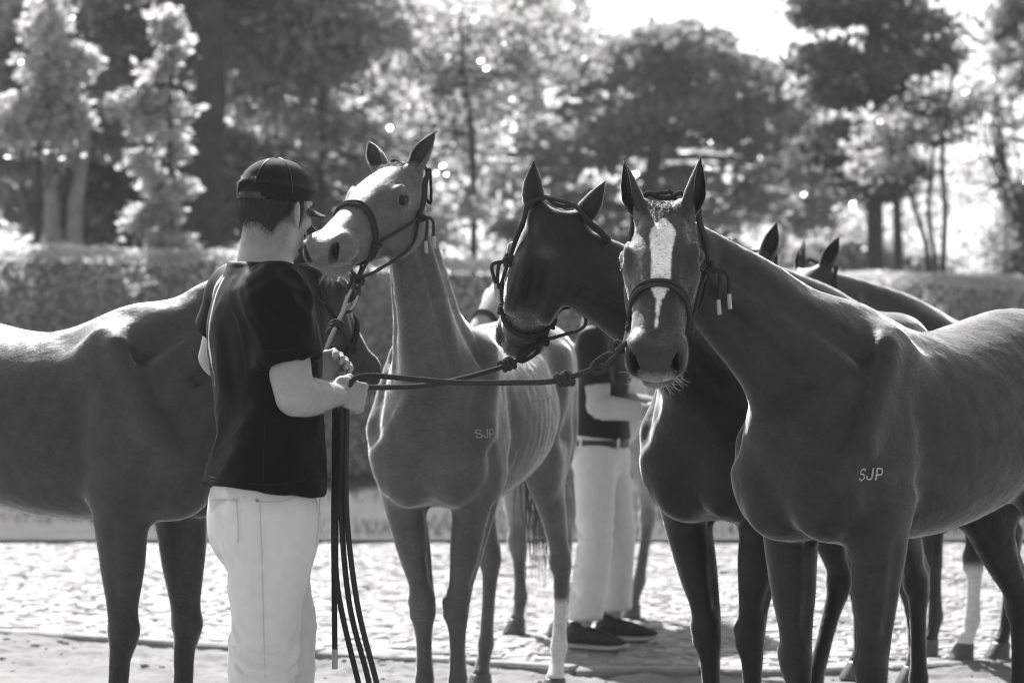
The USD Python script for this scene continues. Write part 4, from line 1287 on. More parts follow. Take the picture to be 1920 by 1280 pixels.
# ---------------------------------------------------------------- trees
def tube(pts, rad, sides=10, r=None, rough=0.0):
    pts, rad = np.asarray(pts, float), np.asarray(rad, float)
    T = np.gradient(pts, axis=0)
    T /= np.linalg.norm(T, axis=1, keepdims=True) + 1e-12
    ref = V(0.3, 1, 0.1) if abs(T[0][1]) < 0.8 else V(1, 0, 0.2)
    U = [unit(np.cross(T[0], ref))]
    for i in range(1, len(pts)):
        U.append(unit(U[-1] - np.dot(U[-1], T[i]) * T[i]))
    U = np.array(U)
    W = np.cross(T, U)
    a = np.linspace(0, 2 * math.pi, sides, endpoint=False)
    R = rad[:, None] * np.ones((1, sides))
    if rough:
        q = np.stack([np.cos(a)[None] * np.ones((len(pts), 1)) * 2, np.sin(a)[None] * np.ones((len(pts), 1)) * 2, np.arange(len(pts))[:, None] * 0.35 * np.ones((1, sides))], -1)
        R = R * (1 + rough * (meshkit.fbm(q + rad[0] * 31, 3, 5) - 0.5))
    v = (pts[:, None] + U[:, None] * (np.cos(a) * R)[..., None] + W[:, None] * (np.sin(a) * R)[..., None]).reshape(-1, 3)
    f = []
    k = sides
    for i in range(len(pts) - 1):
        for j in range(k):
            j2 = (j + 1) % k
            f.append([i * k + j, i * k + j2, (i + 1) * k + j2, (i + 1) * k + j])
    v = np.vstack([v, pts[:1], pts[-1:]])
    for j in range(k):
        f.append([k * len(pts), (j + 1) % k, j, j])
        f.append([k * len(pts) + 1, (len(pts) - 1) * k + j, (len(pts) - 1) * k + (j + 1) % k, (len(pts) - 1) * k + (j + 1) % k])
    f = np.array(f)
    return v, f, normals(v, f)


def clump_leaves(centers, spread, count, size, r, flat=0.6, droop=0.0):
    """Leaf quads in clumps round the centres."""
    n = int(count * len(centers))
    k = r.integers(0, len(centers), n)
    o = r.normal(size=(n, 3)) * V(1, 1, flat) * 0.55
    s = (spread if np.ndim(spread) == 0 else np.asarray(spread)[k][:, None])
    p = centers[k] + o * s
    p[:, 2] -= droop * np.abs(r.normal(size=n)) * (s if np.ndim(s) == 0 else s[:, 0])
    d1 = rand_dirs(n, r)
    d1[:, 2] *= 0.6
    d1 /= np.linalg.norm(d1, axis=1, keepdims=True)
    d2 = np.cross(d1, rand_dirs(n, r))
    d2 /= np.maximum(np.linalg.norm(d2, axis=1, keepdims=True), 1e-9)
    sz = size * r.uniform(0.6, 1.3, n)[:, None]
    return quads_at(p, d1 * sz, d2 * sz * 0.55)


def zpx(py, d):
    return EYE - (py - HORIZON) * d / FPX


def limbs(base, targets, r0, r, wob=0.08, lean=0.5):
    """Curved limbs from a fork to each target."""
    out = []
    for q in targets:
        L = np.linalg.norm(q - base)
        mid = base * 0.5 + q * 0.5 + V(0, 0, 0.12 * L * lean) + r.normal(size=3) * wob * L
        P = spline([base, mid, q], 6)
        out.append(tube(P, np.linspace(r0, 0.012, len(P)), 6))
    return out


def tree(name, label, px, d, base_w, pts, crowns, leaf, bark, seed, leaf_n=60, leaf_s=0.10, group=None, clumps=60, cl_r=0.55, flat=0.6, droop=0.0, trunks=None, shell=0.55, base_z=0.0):
    """pts: (px, py) of the trunk from the ground up; crowns: (px, py, half width px, half height px, depth m, depth offset, weight)."""
    r = np.random.default_rng(seed)
    s = FPX / d
    foot = V((px - CX) / s, d, base_z)
    t = thing(name, label, 'tree', foot, group or G)
    for (tp, w) in (trunks or [(pts, base_w)]):
        P = spline([V((x - CX) / s, d + (0 if len(a) < 1 else a[0]), base_z if i == 0 else zpx(y, d)) for i, (x, y, *a) in enumerate(tp)], 5)
        rad = np.interp(np.linspace(0, 1, len(P)), [0, 0.06, 0.5, 1], [1.25, 1.0, 0.85, 0.45]) * w / s / 2
        put(t, 'trunk', tube(P, rad, 14, rough=0.35), bark)
    tops = []
    C, S = [], []
    for (cx, cy, hw, hh, dep, off, wt) in crowns:
        c = V((cx - CX) / s, d + off, zpx(cy, d))
        k = max(4, int(clumps * wt))
        u = rand_dirs(k, r)
        u *= (shell + (1 - shell) * r.uniform(0, 1, k) ** 0.6)[:, None]
        q = c + u * V(hw / s, dep, hh / s)
        q[:, 2] += 0.25 * hh / s * (meshkit.noise(q * 0.8, seed) - 0.5)
        C.append(q)
        S.append(np.full(k, cl_r) * r.uniform(0.6, 1.3, k))
        tops.append(q[:: max(1, k // 7)])
    top = spline([V((x - CX) / s, d + (a[0] if a else 0), base_z if i == 0 else zpx(y, d)) for i, (x, y, *a) in enumerate((trunks[0][0] if trunks else pts))], 5)
    br = []
    w0 = (trunks[0][1] if trunks else base_w) / s
    for q in np.vstack(tops):
        ahead = np.where(top[:, 2] < q[2] + 0.4)[0]
        b = top[ahead[-1] if len(ahead) else 0] if q[2] < top[-1][2] else top[-1 - r.integers(0, max(1, len(top) // 3))]
        br += limbs(b, [q], w0 * 0.16, r)
    put(t, 'limbs', join(*br), bark)
    C, S = np.vstack(C), np.concatenate(S)
    put(t, 'crown', clump_leaves(C, S, leaf_n, leaf_s, r, flat, droop), leaf)
    return t


G = 'trees behind the hedge'
# left
tree('slender_tree', 'pale twin-stemmed tree at the far left above the hedge', 110, 36, 30, None, [(60, 40, 120, 150, 1.6, 0, 1.0), (30, 250, 70, 90, 1.2, -0.5, 0.5), (150, 150, 90, 120, 1.4, 0.4, 0.6)], M['leaf'], M['bark_pale'], 1, 120, 0.10,
     trunks=[([(98, 900), (98, 440), (92, 330), (78, 200), (70, 20)], 28), ([(142, 900), (140, 440), (150, 330), (165, 210), (170, 60)], 30)])
tree('hanging_tree', 'bright sunlit drooping tree at the left, two leafy tresses', 80, 31, 14, [(70, 900), (72, 300), (85, 100), (90, -60)],
     [(x, y, w, h, 0.35, 0, 0.3) for x, y, w, h in ((100, -10, 40, 20), (78, 40, 26, 26), (108, 84, 20, 30), (66, 118, 30, 16), (128, 140, 16, 22), (92, 168, 26, 14), (150, 196, 14, 22), (128, 232, 20, 14), (40, 190, 30, 16), (16, 236, 24, 14), (72, 226, 16, 12), (150, 100, 16, 14))],
     M['leaf_pale'], M['bark'], 2, 90, 0.08, clumps=14, cl_r=0.17, droop=0.8)
tree('massive_tree', 'big dark-trunked tree rising out of view left of the man in the cap', 392, 34, 66, [(385, 900), (385, 440), (392, 250), (395, 120), (398, -40), (395, -160)],
     [(330, -50, 240, 70, 1.8, 2.6, 0.9), (520, 40, 150, 60, 1.6, 2.6, 0.5), (230, 30, 110, 46, 1.2, 3.4, 0.4), (600, -40, 160, 70, 1.6, 2.6, 0.5)], M['leaf'], M['bark'], 3, 130, 0.10, clumps=70, cl_r=0.55)
tree('young_tree', 'young bright leafy tree standing just left of the big trunk', 315, 30.2, 12, [(322, 900), (320, 420), (318, 250), (322, 90)],
     [(x, y, w, h, 0.25, 0, 0.3) for x, y, w, h in ((312, 30, 34, 14), (330, 66, 24, 14), (306, 118, 16, 22), (284, 162, 22, 16), (224, 186, 10, 10), (262, 196, 16, 16), (316, 196, 24, 18), (290, 232, 34, 14), (330, 262, 14, 24), (262, 304, 16, 14), (296, 330, 20, 12), (334, 344, 18, 14), (282, 378, 28, 16), (258, 404, 12, 10), (318, 408, 24, 16), (340, 452, 16, 10), (296, 446, 16, 8))],
     M['leaf_pale'], M['bark'], 4, 80, 0.07, clumps=11, cl_r=0.14, droop=0.5)
tree('dark_tree', 'dense dark tree filling the gap between the left trunks', 250, 44, 30, [(235, 900), (235, 300), (240, 60)],
     [(230, 120, 200, 170, 2.5, 0, 1.2), (120, 330, 180, 110, 2.0, 1.5, 0.9), (300, 380, 150, 80, 2.0, 1.5, 0.8), (520, 330, 130, 120, 2.0, 0.5, 0.8)], M['leaf_dark'], M['bark'], 5, 150, 0.12, clumps=90, cl_r=0.6, shell=0.2)
# middle
tree('lacy_tree', 'tall lacy tree with a thin trunk above the man and raised horse head', 600, 38, 16, [(596, 900), (600, 420), (604, 200), (598, -40)],
     [(560, 60, 120, 110, 1.8, 0, 0.9), (650, 190, 110, 80, 1.4, 0.5, 0.6), (540, 190, 110, 60, 1.3, 0, 0.5), (640, 60, 90, 70, 1.3, 0, 0.5), (660, 300, 60, 50, 1.0, 0, 0.25), (760, 400, 90, 60, 1.0, 0.4, 0.4)], M['leaf'], M['bark'], 6, 50, 0.09, clumps=50, cl_r=0.38)
tree('slim_tree', 'slim forked tree in the middle with bright gaps around its stem', 885, 42, 14, [(888, 900), (888, 400), (884, 250), (868, 130), (862, -30)],
     [(860, 60, 110, 90, 1.8, 0, 0.8), (770, 160, 80, 80, 1.4, 0.5, 0.5), (930, 180, 80, 60, 1.4, 0.5, 0.5), (800, 280, 80, 60, 1.4, 0.5, 0.35), (1000, 60, 90, 70, 1.6, 0.6, 0.5), (850, 390, 60, 60, 1.2, 0.3, 0.3)], M['leaf'], M['bark'], 7, 42, 0.09, clumps=44, cl_r=0.36)
tree('spreading_tree', 'broad spreading tree with a domed crown under the open sky', 1260, 52, 34, [(1240, 900), (1235, 480), (1215, 360), (1250, 200), (1262, 110)],
     [(1258, 90, 120, 42, 1.8, 0, 0.8), (1160, 150, 110, 50, 1.8, 0, 0.7), (1370, 160, 110, 55, 1.8, 0, 0.7), (1090, 260, 130, 60, 2.2, 0, 0.8), (1280, 230, 150, 60, 2.2, 0, 0.8), (1450, 250, 100, 70, 2.0, 0, 0.7), (1010, 370, 130, 80, 2.2, 0.5, 0.9), (1160, 400, 120, 70, 2.2, 0.8, 0.6),
      (1330, 370, 130, 70, 2.2, 0.8, 0.7), (1500, 370, 80, 70, 2.0, 0.5, 0.5), (1240, 470, 160, 40, 2.0, 1.0, 0.5)], M['leaf_dark'], M['bark'], 8, 34, 0.135, clumps=60, cl_r=0.50, flat=0.42, shell=0.4)
tree('tall_tree', 'tall dark tree crown cutting the top edge left of the sky gap', 1010, 56, 26, [(1000, 900), (1005, 300), (1010, -60)],
     [(1020, -10, 100, 60, 2.0, 0, 0.8), (930, 90, 110, 60, 2.0, 0, 0.7), (1060, 100, 60, 40, 1.6, 0, 0.35), (700, 80, 110, 100, 2.0, 0, 0.8), (830, 240, 120, 90, 2.0, 1, 0.7)], M['leaf'], M['bark'], 9, 40, 0.12, clumps=54, cl_r=0.5)
# right
tree('conifer', 'dark layered conifer at the upper right with a ragged edge', 1620, 43, 34, [(1640, 900), (1640, 300), (1632, -120)],
     [(1570, 15, 90, 26, 1.4, 0, 0.55), (1660, -10, 120, 40, 1.6, 0, 0.6), (1540, 110, 60, 22, 1.2, 0, 0.3), (1620, 150, 110, 40, 1.6, 0, 0.6), (1720, 90, 80, 60, 1.4, 0, 0.5), (1600, 260, 110, 44, 1.6, 0.5, 0.6), (1730, 220, 60, 50, 1.4, 0.5, 0.4), (1660, 330, 70, 40, 1.4, 0.5, 0.35)],
     M['needle'], M['bark'], 10, 62, 0.10, clumps=60, cl_r=0.42, flat=0.35)
tree('many_stemmed_tree', 'thin dark many-stemmed tree against the bright gap on the right', 1720, 38.5, 16, None,
     [(1690, 230, 60, 50, 1.0, 0, 0.4), (1780, 200, 60, 60, 1.0, 0, 0.4), (1640, 300, 50, 40, 0.9, 0, 0.3)], M['leaf'], M['bark'], 11, 60, 0.075, clumps=30, cl_r=0.30,
     trunks=[([(1683, 900), (1684, 520), (1682, 400), (1668, 290), (1655, 200)], 19), ([(1742, 900), (1742, 520), (1728, 430), (1700, 340), (1690, 250)], 12), ([(1752, 900), (1755, 520), (1742, 420), (1745, 330), (1762, 200)], 11), ([(1766, 900), (1768, 520), (1772, 400), (1768, 280), (1790, 120)], 13)])
tree('feathery_tree', 'pale feathery tree at the right edge, its leaves washed out', 1880, 60, 20, [(1900, 900), (1890, 400), (1870, 200), (1880, 0)],
     [(1850, 160, 60, 70, 1.5, 0, 0.5), (1890, 260, 60, 60, 1.5, 0, 0.4), (1830, 330, 60, 40, 1.4, 0, 0.3), (1900, 100, 60, 80, 1.5, 0, 0.5), (1880, 370, 70, 30, 1.4, 0, 0.3)], M['leaf_pale'], M['bark'], 12, 30, 0.10, clumps=34, cl_r=0.42, flat=0.3)
tree('edge_tree', 'dark bushy tree touching the right edge just above the hedge', 1900, 45, 16, [(1925, 900), (1925, 520), (1925, 420)],
     [(1915, 470, 45, 36, 0.9, 0, 0.6), (1925, 60, 50, 90, 1.2, 0, 0.5), (1935, 380, 40, 40, 0.9, 0, 0.3)], M['leaf_dark'], M['bark'], 13, 120, 0.085, clumps=40, cl_r=0.34)
tree('round_shrub_tree', 'low hazy shrubby tree behind the hedge left of the thin stems', 1640, 66, 16, [(1640, 900), (1640, 560), (1640, 500)],
     [(1620, 490, 60, 34, 1.6, 0, 0.6), (1520, 470, 70, 50, 1.8, 0, 0.6), (1700, 515, 60, 22, 1.6, 0, 0.4), (1810, 530, 80, 12, 1.6, 0, 0.3)], M['leaf'], M['bark'], 14, 110, 0.12, clumps=44, cl_r=0.55)
# the wood that closes the view behind them all, too far off to tell its trees apart
r = np.random.default_rng(77)
C, S = [], []
for k in range(900):
    d = r.uniform(70, 95)
    px = r.uniform(-350, 2250)
    topy = np.interp(px, [-350, 0, 300, 700, 1000, 1100, 1190, 1300, 1460, 1520, 1640, 1760, 1800, 1860, 1930, 2250], [-60, -60, -60, -40, 10, 40, 90, 100, 120, 90, 190, 290, 460, 480, 260, 80])
    py = topy + (620 - topy) * r.uniform(0, 1)
    C.append([(px - CX) * d / FPX, d, zpx(py, d)])
    S.append(r.uniform(0.7, 1.5))
    if px > 520 and r.uniform() > np.interp(px, [520, 900, 1100, 1600, 1700], [0.55, 0.5, 0.65, 0.65, 0.4]):
        C.pop()
        S.pop()
w_ = put(None, 'far_wood', clump_leaves(np.array(C), np.array(S), 60, 0.17, r, 0.7), M['leaf'])
tag(w_['prim'], 'far-off wood closing the view behind the trees', 'wood', kind='stuff')
# ---------------------------------------------------------------- the horses, built on all cores
def job(k):
    h = Horse(**HERD[k])
    h.built = h.mesh()
    return h


def person_job(which):
    J = (handler, groom)[which]()
    B, S, P, _ = build_person(J)
    step = (0.0070, 0.011)[which]
    c = J['r_hand'][0]
    c2 = J['l_hand'][0]
    lo, hi = np.minimum(c, c2) - 0.17, np.maximum(c, c2) + 0.17
    body = surface(B, step, (lo, hi), (0.0036, 0.006)[which])
    return J, body, surface(S, (0.0060, 0.010)[which]), surface(P, step)


with ThreadPoolExecutor(4) as ex:
    fut = {k: ex.submit(job, k) for k in HERD}
    pf = [ex.submit(person_job, i) for i in (0, 1)]
    HS = {k: f.result() for k, f in fut.items()}
    CREW = [f.result() for f in pf]

TONE = dict(left=0.040, middle=0.100, dark=0.015, blaze=0.026, far=0.034, farthest=0.028, grey=0.30)
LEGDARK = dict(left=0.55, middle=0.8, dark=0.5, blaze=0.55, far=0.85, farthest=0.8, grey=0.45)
NAMES = dict(left=('horse', 'mid-grey-coated horse in profile behind the man in the cap, cut by the left edge'),
             middle=('horse', 'horse with raised head and pricked ears nosing the man in the cap'),
             dark=('horse', 'near-black horse turning its head away behind the white-blazed horse'),
             blaze=('horse', 'large front horse with a white blaze and shut eyes facing the viewer'),
             far=('horse', 'horse showing only one ear and its crest behind the neck of the blazed horse'),
             farthest=('horse', 'farthest horse on the right, both ears and roached neck seen over the others'),
             grey=('horse', 'pale dappled grey horse half hidden behind the second man'))


def smooth01(x, a, b):
    t = np.clip((x - a) / (b - a), 0, 1)
    return t * t * (3 - 2 * t)


def coat(k, h, v):
    """The coat's own colours: dark points, markings, skin of nostrils; v in template coordinates."""
    q = h.H.inv(v)
    t = np.full(len(v), TONE[k])
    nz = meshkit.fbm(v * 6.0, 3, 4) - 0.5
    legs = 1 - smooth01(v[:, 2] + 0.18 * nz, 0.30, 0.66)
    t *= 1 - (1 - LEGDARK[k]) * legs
    head = (np.abs(q[:, 1]) < 0.16) & (q[:, 0] > -0.02) & (q[:, 0] < 0.66) & (q[:, 2] > -0.32) & (q[:, 2] < 0.06)
    x, y, z = q[:, 0], np.abs(q[:, 1]), q[:, 2]
    # muzzle skin, eyelids, ear edges, nostrils
    mz = smooth01(x + 0.25 * nz * 0.2, 0.50, 0.575) * head
    t = t * (1 - 0.35 * mz) if k in ('dark', 'left', 'far', 'farthest') else t * (1 + 0.25 * mz)
    eye = np.exp(-(((x - 0.192) / 0.030) ** 2 + ((z + 0.064) / 0.020) ** 2)) * (y > 0.06) * head
    t *= 1 - 0.45 * eye
    e = np.array([0.580, 0.049, -0.066])
    nd = np.sqrt(((x - e[0]) / 0.034) ** 2 + ((y - e[1]) / 0.021) ** 2 + ((z - e[2]) / 0.040) ** 2)
    t = np.where(head, t * (0.16 + 0.84 * smooth01(nd, 0.65, 1.0)), t)
    pale = 0.62
    jag = 0.006 * (meshkit.noise(v * V(130, 130, 40), 8) - 0.5)
    if k == 'blaze':
        yc = np.interp(x, [0.08, 0.2, 0.35, 0.5], [0.004, 0.006, 0.004, 0.010])
        w = np.interp(x, [0.085, 0.11, 0.14, 0.18, 0.26, 0.335, 0.36, 0.40, 0.44, 0.49, 0.50], [0.0, 0.022, 0.036, 0.033, 0.026, 0.027, 0.022, 0.007, 0.005, 0.004, 0.0])
        m = smooth01(w - np.abs(q[:, 1] + yc - 0.010) + jag, -0.003, 0.003) * head * (z > -0.06) * (w > 0)
        t = t * (1 - m) + 0.82 * m
        lip = smooth01(x + jag, 0.562, 0.602) * smooth01(-z + 2 * jag, 0.058, 0.110) * head * smooth01(-y, -0.060, -0.030)
        t = t * (1 - lip) + 0.32 * lip
    if k == 'middle':
        st = np.exp(-(((x - 0.13) / 0.04) ** 2 + (q[:, 1] / 0.02) ** 2)) * head * (z > -0.05)
        t = t + 0.05 * st
        leg = (v[:, 0] < -0.2) & (v[:, 1] > 0) & (v[:, 2] < 0.6)
        m = smooth01(-(v[:, 2] + 0.06 * nz), -0.40, -0.36) * leg
        t = t * (1 - m) + pale * m
        lip = smooth01(x, 0.53, 0.59) * smooth01(-z, 0.09, 0.115) * head
        t = t * (1 - 0.5 * lip) + 0.34 * 0.5 * lip
    if k == 'farthest':
        leg = (v[:, 0] > 0.2) & (v[:, 1] > 0)
        m = smooth01(-(v[:, 2] + 0.08 * nz), -0.46, -0.38) * leg
        t = t * (1 - m) + pale * m
    if k == 'dark':
        sp = np.exp(-(((x - 0.02) / 0.018) ** 2 + (q[:, 1] / 0.03) ** 2)) * head
        t = t + 0.05 * sp
    if k == 'grey':
        d = meshkit.fbm(v * 14.0, 2, 6)
        t *= 0.75 + 0.5 * d
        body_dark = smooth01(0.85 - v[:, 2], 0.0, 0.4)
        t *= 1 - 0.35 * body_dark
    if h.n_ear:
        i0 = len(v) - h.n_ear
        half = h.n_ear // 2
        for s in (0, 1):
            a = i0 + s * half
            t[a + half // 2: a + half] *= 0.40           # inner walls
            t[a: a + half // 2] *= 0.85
    return t


def sphere(c, r, sub=3):
    m = trimesh.creation.icosphere(subdivisions=sub)
    return m.vertices * r + c, m.faces, m.vertex_normals


def hair_fuzz(v, n, count, length, r, lie, spread=0.35):
    """Short hairs standing off a coat: roots picked on the mesh, leaning along lie (direction per root)."""
    i = r.integers(0, len(v), count)
    d = n[i] * 0.55 + lie[i] * 0.8 + r.normal(size=(count, 3)) * spread
    d /= np.linalg.norm(d, axis=1, keepdims=True)
    L = length * r.uniform(0.6, 1.3, count)[:, None]
    p = v[i]
    return np.stack([p - n[i] * 0.0005, p + d * L * 0.55, p + d * L + lie[i] * L * 0.15], 1)


def whiskers(h, r, n=90, length=0.028):
    out = []
    for _ in range(n):
        a = r.uniform(-1, 1)
        low = r.uniform() < 0.72
        if low:
            q = V(r.uniform(0.505, 0.585), a * 0.042, -0.155 - 0.010 * r.uniform())
            d = unit(V(r.uniform(-0.1, 0.7), a * 0.9, -1.0))
        else:
            s = 1 if a > 0 else -1
            q = V(r.uniform(0.53, 0.60), s * r.uniform(0.045, 0.062), r.uniform(-0.125, -0.09))
            d = unit(V(r.uniform(0.1, 0.9), s * 1.0, -0.35 + r.normal() * 0.3))
        d = unit(d + r.normal(size=3) * 0.18)
        L = length * r.uniform(0.5, 1.5)
        c = r.normal(size=3) * 0.10
        out.append(h.headpt(np.stack([q - d * 0.012, q + d * L * 0.5, q + d * L + c * L * 0.5])))
    return out


def tail_lines(h, r, n, length=0.80, sway=(0, 0)):
    out = []
    for _ in range(n):
        o = r.normal(size=2) * V(0.018, 0.030)
        b = V(-0.885, 0, 1.30) + V(o[0], o[1], r.uniform(-0.12, 0.0))
        L = length * r.uniform(0.55, 1.05)
        t = np.linspace(0, 1, 9)
        spread = r.normal(size=2) * 0.05
        x = b[0] - 0.07 * np.sin(np.minimum(t * 2.2, 1.57)) + spread[0] * t + sway[0] * t * t
        y = b[1] + spread[1] * t * (1.2 - 0.4 * t) + sway[1] * t * t + 0.012 * np.sin(t * 7 + r.uniform(0, 6))
        z = b[2] + 0.02 * np.sin(t * 3) - L * t
        out.append(h.world(np.stack([x, y, z], 1)))
    return out


HORSE = {}
rh = np.random.default_rng(5)
for k in ('left', 'middle', 'dark', 'blaze', 'far', 'farthest', 'grey'):
    h = HS[k]
    v, f, n = h.built
    local = h.local
    wv, wn = h.W.p(v), n @ h.W.R.T
    foot = h.W.o
    t = HORSE[k] = thing('horse', NAMES[k][1], 'horse', foot, 'haltered horses standing in the yard')
    h.wv, h.wn, h.q = wv, wn, h.H.inv(local)
    cm = M['coat_grey'] if k == 'grey' else M['coat']
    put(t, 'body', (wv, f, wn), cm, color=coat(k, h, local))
    for s in (1, -1):
        c, rad = (V(0.1905, s * 0.0915, -0.064), 0.0250) if k != 'blaze' else (V(0.1905, s * 0.0800, -0.064), 0.0225)
        put(t, 'eye', sphere(h.headpt(c), rad * h.S), M['eye'])
    for g in ('fl', 'fr', 'hl', 'hr'):
        p = leg_nodes(FORE if g[0] == 'f' else HIND, 1 if g[1] == 'l' else -1, h.legs[g])[0][-1]
        a, b = hoof_mesh(p)
        a = h.world(a)
        hf_ = facet(a, b)
        put(t, 'hoof', (a, b, normals(a, b)), M['hoof'])
    if k in ('middle', 'blaze', 'left', 'dark'):
        tag(curves(t, 'whiskers', whiskers(h, rh, 150 if k != 'dark' else 60), 0.0011, M['whisker'])['prim'], kind='stuff')
        lie = h.W.R @ V(-0.75, 0, -0.65)
        # coat fuzz, which catches the light from behind
        L_ = np.broadcast_to(lie, wv.shape)
        lines = hair_fuzz(wv, wn, 70000 if k in ('blaze', 'middle') else 45000, 0.0062, rh, L_)
        tone = TONE[k]
        M['fuzz_' + k] = mat_plain('coat_hair_' + k, tone * 1.25, 0.4, 0.5, 0.15)
        curves(t, 'coat_hair', list(lines), 0.0006, M['fuzz_' + k], 0.3)
    tl = dict(middle=(260, 0.78, (-0.0, 0.02)), blaze=(200, 0.85, (0, 0)), left=(120, 0.8, (0, 0)), dark=(160, 0.8, (0, 0)), grey=(160, 0.78, (0, 0.10)), far=(90, 0.8, (0, 0)), farthest=(90, 0.8, (0, 0)))[k]
    curves(t, 'tail', tail_lines(h, rh, *tl), 0.0042 if k in ('middle', 'blaze') else 0.006, M['tail_hair'])
    if k in ('middle', 'blaze', 'dark'):
        # forelock: a short tuft between the ears
        fl = []
        for _ in range(120 if k != 'dark' else 60):
            q = V(0.015 + rh.uniform(-0.02, 0.03), rh.normal() * 0.022, -0.008)
            d = unit(V(1.0, rh.normal() * 0.55, 0.30 + 0.2 * rh.normal()))
            L = rh.uniform(0.02, 0.06)
            fl.append(h.headpt(np.stack([q, q + d * L * 0.6 + V(0, 0, 0.004), q + d * L + V(0, rh.normal() * 0.008, -0.008)])))
        curves(t, 'forelock', fl, 0.0018, M['fuzz_' + k], 0.3)


def surf_at_pixel(h, px, py):
    """The point and normal of a horse's coat seen at a pixel."""
    v = h.wv
    x, y = CX + v[:, 0] / v[:, 1] * FPX, HORIZON - (v[:, 2] - EYE) / v[:, 1] * FPX
    near = np.where((np.hypot(x - px, y - py) < 10) & ((h.wn * v).sum(1) < 0))[0]
    i = near[np.argmin(v[near, 1])]
    return v[i], h.wn[i]


def brand(k, text, px, py, height):
    """A freeze brand lying on the coat."""
    from scipy.spatial import cKDTree
    h = HS[k]
    c, nn = surf_at_pixel(h, px, py)
    nn = unit(h.wn[cKDTree(h.wv).query(c, 40)[1]].mean(0))
    m = meshkit.text_mesh(text, height, 0.0015)
    v = m.vertices.copy()
    v[:, :2] -= m.bounds.mean(0)[:2]
    m2 = m.copy()
    v, f = trimesh.remesh.subdivide_to_size(v, m.faces, height * 0.25)
    right = unit(np.cross(V(0, 0, 1), nn))
    up = np.cross(nn, right)
    w = c + np.outer(v[:, 0], right) + np.outer(v[:, 1], up)
    front = (h.wn @ nn) > 0.3
    tree_ = cKDTree(h.wv[front] - np.outer((h.wv[front] - c) @ nn, nn))
    d, i = tree_.query(w, 4)
    wt = 1 / (d + 1e-4)
    hgt = (((h.wv[front] - c) @ nn)[i] * wt).sum(1) / wt.sum(1)
    w = w + np.outer(hgt + 0.0004 + v[:, 2], nn)
    put(HORSE[k], 'brand_mark', (w, f, None), M['brand'])


brand('blaze', 'SJP', 1640, 891, 0.036)
brand('middle', 'SJP', 920, 810, 0.032)
# ---------------------------------------------------------------- rope halters and lead ropes
def rope(pts, r, n=8, sides=9, sub=True):
    P = spline(pts, n) if sub else np.asarray(pts, float)
    return tube(P, np.full(len(P), r), sides)


def closed(pts, r, sides=9):
    P = np.asarray(pts, float)
    P = np.vstack([P, P[:1]])
    return tube(P, np.full(len(P), r), sides)


def knot_mesh(c, ax, size, r):
    """A tight overhand knot: a trefoil of rope, squeezed along its axis."""
    t = np.linspace(0, 2 * math.pi, 61)[:-1]
    p = np.stack([np.sin(t) + 2 * np.sin(2 * t), np.cos(t) - 2 * np.cos(2 * t), -1.6 * np.sin(3 * t)], 1) / 3.0 * size
    R = axes(ax, V(0.2, 0.9, 0.5))
    p = np.stack([p[:, 2] * 0.8, p[:, 0] * 0.75, p[:, 1] * 0.75], 1)
    return closed(c + p @ R.T, r, 8)


def wraps(c, ax, R0, r, turns=3):
    """A whipped knot: rope wound round the lead."""
    t = np.linspace(0, turns * 2 * math.pi, turns * 20)
    A = axes(ax, V(0.1, 0.3, 1))
    p = np.stack([(t / t[-1] - 0.5) * turns * r * 2.1, np.cos(t) * R0, np.sin(t) * R0], 1)
    return tube(c + p @ A.T, np.full(len(p), r), 8)


def link(a, b, width, r, side):
    """A long loop of rope from a to b."""
    x = unit(b - a)
    s = unit(side - np.dot(side, x) * x)
    L = np.linalg.norm(b - a)
    out = []
    for k in range(28):
        u = 2 * math.pi * k / 28
        cx = math.copysign(abs(math.cos(u)) ** 0.55, math.cos(u)) * (L / 2)
        sy = math.copysign(abs(math.sin(u)) ** 0.8, math.sin(u)) * width / 2
        out.append((a + b) / 2 + x * cx + s * sy)
    return closed(out, r, 8)


class Tack:
    def __init__(self, k):
        self.h = h = HS[k]
        q = h.q
        nb = len(q) - h.n_ear
        m = (np.abs(q[:nb, 1]) < 0.17) & (q[:nb, 0] > -0.12) & (q[:nb, 0] < 0.66) & (q[:nb, 2] > -0.33) & (q[:nb, 2] < 0.08)
        self.q = q[:nb][m]

    def side(self, s, x, z, lift=0.008):
        d = (np.abs(self.q[:, 0] - x) < 0.014) & (np.abs(self.q[:, 2] - z) < 0.014) & (s * self.q[:, 1] > 0)
        y = np.abs(self.q[d, 1]).max() if d.any() else 0.05
        return V(x, s * (y + lift), z)

    def top(self, x, y, lift):
        d = (np.abs(self.q[:, 0] - x) < 0.014) & (np.abs(self.q[:, 1] - y) < 0.014)
        return V(x, y, (self.q[d, 2].max() if d.any() else -0.04) + lift)

    def ring(self, x0, slope, lift, n=48, zc=-0.085):
        out = []
        xs = x0 + slope * -self.q[:, 2]
        near = np.abs(self.q[:, 0] - xs) < 0.012
        q = self.q[near]
        a = np.arctan2(q[:, 1], q[:, 2] - zc)
        rad = np.hypot(q[:, 1], q[:, 2] - zc)
        rr = []
        for i in range(n):
            u = -math.pi + 2 * math.pi * i / n
            w = np.abs((a - u + math.pi) % (2 * math.pi) - math.pi) < 0.16
            rr.append(rad[w].max() if w.any() else np.nan)
        rr = np.array(rr)
        ok = ~np.isnan(rr)
        rr = np.interp(np.arange(n), np.arange(n)[ok], rr[ok], period=n)
        rr = np.array([np.mean(rr[[(i - 1) % n, i, (i + 1) % n]]) for i in range(n)]) + lift
        for i in range(n):
            u = -math.pi + 2 * math.pi * i / n
            y, z = math.sin(u) * rr[i], zc + math.cos(u) * rr[i]
            out.append(V(x0 + slope * -z, y, z))
        return np.array(out)


CHIN = {}


